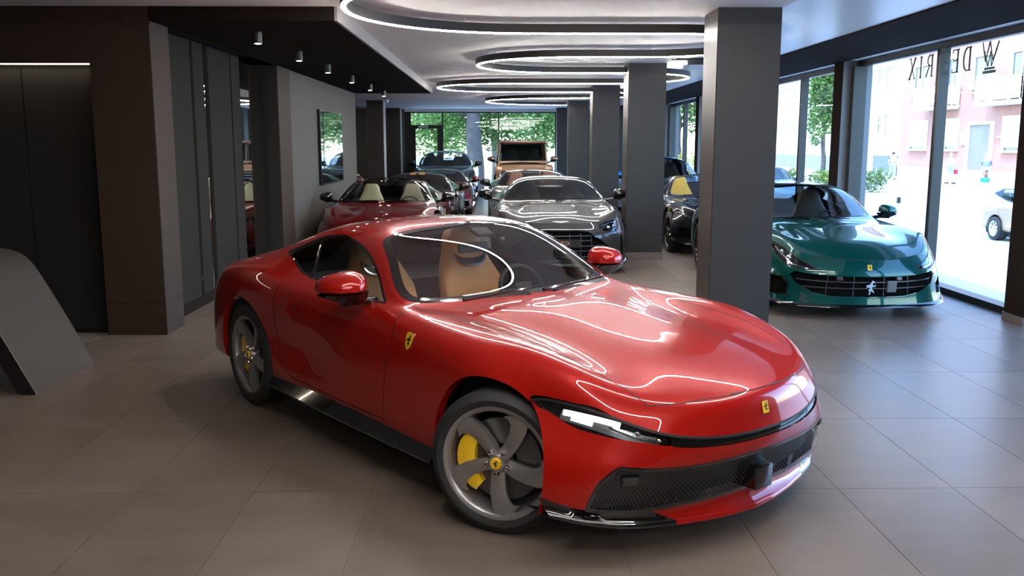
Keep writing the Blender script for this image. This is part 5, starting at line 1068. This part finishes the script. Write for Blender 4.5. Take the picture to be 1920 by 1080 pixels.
fr.build('bike_frame', M_bred, by, 60); MB().tube([(.25, -.28, 1.02), (.33, -.1, .98), (.33, .1, .98), (.25, .28, 1.02)], .014, 6).build('handlebar', M_steel, by); MB().cbox(-.34, -.08, -.08, .08, .84, .90, .025).build('saddle', M_lin, by); MB().cbox(.38, .66, -.18, .18, .84, 1.04, .02).build('basket', C_('wicker', (.7, .55, .35)), by)
t, V = person('person in a grey blue jacket riding the red bicycle', 25.6, 47.6, PI - 2.0, C_('grey_blue_jacket', (.16, .20, .27)), C_('sand_trousers', (.6, .5, .42)), C_('grey_hair', (.45, .40, .36)), sit=True); t.location = (25.75, 47.9, ZG + .1)
# ---------------------------------------------------------------- street furniture
t = thing('litter_bin', 'slim white bin post with a green lid at the kerb', 'bin', (18.9, 35.2, ZG)); MB().lathe([(0, 0), (.14, 0), (.12, .9), (0, .9)], 12, 'z').build('post', M_shut, t, 40); MB().lathe([(0, 1.08), (.16, 1.06), (.17, .9), (0, .9)], 12, 'z').build('lid', mat('bin_green', (.01, .22, .10), .5, var=.05), t, 40); MB().box(.10, .13, -.42, -.05, .28, .72).build('notice_board', M_shut, t); MB().tube([(.06, -.1, .5), (.12, -.3, .5)], .02, 6).build('bracket', M_shut, t)
t = thing('white_post', 'thin white post with a dark foot on the road edge', 'post', (16.2, 36.6, ZG)); MB().tube([(0, 0, .12), (0, 0, 1.5)], .06, 10).build('shaft', M_shut, t, 50); MB().tube([(0, 0, 0), (0, 0, .24)], .075, 10).build('foot', M_lin, t, 50)
t = thing('crossing_sign', 'square blue crossing sign with a white triangle on a grey pole', 'road sign', (18.75, 32, ZG)); MB().tube([(0, .03, 0), (0, .03, 3.7)], .045, 10).build('pole', M_post, t, 50)
MB().box(-.40, .40, -.03, 0, 2.82, 3.62).build('sign_plate', mat('sign_blue', (.02, .22, .62), .4, var=.03), t); MB().prism([(-.32, 2.90), (.32, 2.90), (0, 3.48)], -.038, -.031, axis='y').build('triangle', M_shut, t)
# ================================================================ CEILING LIGHTS, DESK, SCREEN
LEDM = emission('led_white', (1, .95, .90), 116)
def snake():
    """centre line of the serpentine light: straight legs joined by half circles"""
    legs = [-3.6, -1.2, 1.2, 3.7, 6.2, 9.2, 11.65, 14.2, 16.7, 19.4, 21.9, 25.8]; L = [-.3, 0, -.6, 0, -1.25, 0, -.29, 0, -1.18, 0, -.32]
    pts = []; 
    for i in range(len(legs) - 1):
        r = (legs[i + 1] - legs[i]) / 2; yc = legs[i] + r
        if i % 2 == 0: cx = L[i] + r; rng = range(0, 25); pts += [(cx - r * math.sin(PI * k / 24), yc - r * math.cos(PI * k / 24)) for k in rng]
        else: cx = (2.98 if i == 5 else 3.15) - r; pts += [(cx + r * math.sin(PI * k / 24), yc - r * math.cos(PI * k / 24)) for k in range(25)]
    pts = [(2.0, legs[0])] + pts + [(1.9, 25.8)]
    return pts
SP = snake()
def sweep(pts, w, z0, z1):
    P = [Vector((*p, 0)) for p in pts]; G = []
    for i, p in enumerate(P):
        t = (P[min(i + 1, len(P) - 1)] - P[max(i - 1, 0)]).normalized(); n = Vector((-t.y, t.x, 0)) * w / 2
        G.append([(p.x - n.x, p.y - n.y, z0), (p.x + n.x, p.y + n.y, z0), (p.x + n.x, p.y + n.y, z1), (p.x - n.x, p.y - n.y, z1)])
    m = MB().grid(G, closev=True); k = len(G) * 4
    m.f += [(0, 1, 2, 3), (k - 4, k - 3, k - 2, k - 1)]; return m
sl = thing('serpentine_ceiling_light', 'dark metal LED profile snaking in wide loops below the pale ceiling', 'ceiling light', (0, 0, ZC))
def off(o): o.location = (0, 0, -ZC); return o
off(sweep(SP, .05, 2.845, 2.93).build('light_housing', mat('black_profile', (.02, .018, .018), .4, var=.05), sl, 40))
off(sweep(SP, .026, 2.835, 2.846).build('led_strip', LEDM, sl))
for i in range(5, len(SP), 9):
    x, y = SP[i]
    for zz in (0,): off(MB().tube([(x, y, 2.925), (x, y, ZC)], .003, 6).build('hanger_wire', M_lint, sl))
M_dl = mat('downlight_can', (.03, .03, .03), .4, var=.05)
names = ['first', 'second', 'third', 'fourth', 'fifth', 'sixth']
for k, y in enumerate((9.2, 11.06, 12.9, 14.95, 17.06, 19.1)):
    t = thing('downlight', 'small black cylinder downlight on the dark soffit, %s from the brown pillar' % names[k], 'downlight', (-2.36, y, 2.85), group='downlights along the dark soffit')
    MB().lathe([(.0, 0), (.042, 0), (.042, -.11), (.034, -.11), (.030, -.095), (0, -.095)], 20, 'z').build('can', M_dl, t, 40)
    MB().lathe([(0, -.1115), (.033, -.1115)], 20, 'z').build('lamp', emission('lamp_warm', (1, .9, .78), 60), t)
    ld = bpy.data.lights.new('downlight_beam', 'SPOT'); ld.energy = 18; ld.spot_size = math.radians(70); ld.spot_blend = .8; ld.shadow_soft_size = .03; ld.color = (1, .88, .74)
    lo = bpy.data.objects.new('light_beam', ld); COL.objects.link(lo); lo.parent = t; lo.location = (0, 0, -.12)
# wall screen
t = thing('wall_screen', 'large glossy black display hung on the warm grey wall', 'screen', (-3.105, 16.95, 1.71), group=None)
MB().cbox(-.01, .045, -1.1, 1.1, -.645, .645, .006).build('casing', M_blk, t)
MB().box(.045, .048, -1.08, 1.08, -.625, .625).build('display', mat('screen_glass', (.006, .006, .007), .02, spec=.9, coat=1., var=.02), t)
# reception desk: leaning slab under a long top
dk = thing('reception_desk', 'dark sculpted reception desk with one leaning side slab', 'desk', (-3.3, 6.32, 0))
M_desk = mat('desk_lacquer', (.045, .038, .033), .6, spec=.25, var=.08); M_desk2 = mat('desk_black', (.012, .010, .010), .4, var=.08)
out = spl([(0, 0), (-.18, .36), (-.35, .68), (-.45, .84), (-.56, .92), (-.75, .955), (-1.1, .96)], 5)
inn = [(x - .10, max(0, z - .055)) for x, z in out][::-1]
MB().prism([(x, z) for x, z in out + inn], .004, .94, axis='y').build('leaning_slab', M_desk, dk, 35)
MB().prism([(x, z) for x, z in out + inn], -.006, .004, axis='y').build('slab_edge', M_desk2, dk)
MB().prism([(-1.0, .90), (-1.0, .962), (-2.9, .962), (-2.9, .90)], -.006, .94, axis='y').build('desk_top', M_desk2, dk)
MB().box(-2.7, -.62, .28, .90, 0, .90).build('pedestal', M_desk2, dk)
# small ceiling fittings
t = thing('ceiling_camera', 'small white dome camera under the ceiling beside the brown column', 'camera', (-3.1, 25.7, ZC))
MB().lathe([(0, 0), (.06, 0), (.06, -.03), (.05, -.07), (.02, -.10), (0, -.105)], 16, 'z').build('dome', M_lint, t, 50); MB().lathe([(0, -.101), (.02, -.099), (.03, -.088)], 12, 'z').build('lens', M_blk, t)
t = thing('track_spotlight', 'slim black track spotlight on the satin side ceiling', 'spotlight', (3.0, 13.4, 2.99))
MB().box(-.5, .28, -.02, .02, -.03, 0).build('track', M_blk, t); MB().cbox(-.28, .05, -.03, .03, -.09, -.035, .008).build('lamp_head', M_dl, t); MB().box(-.36, -.29, -.02, .02, -.085, -.05).build('lamp', emission('lamp_warm', (1, .9, .78), 60), t)
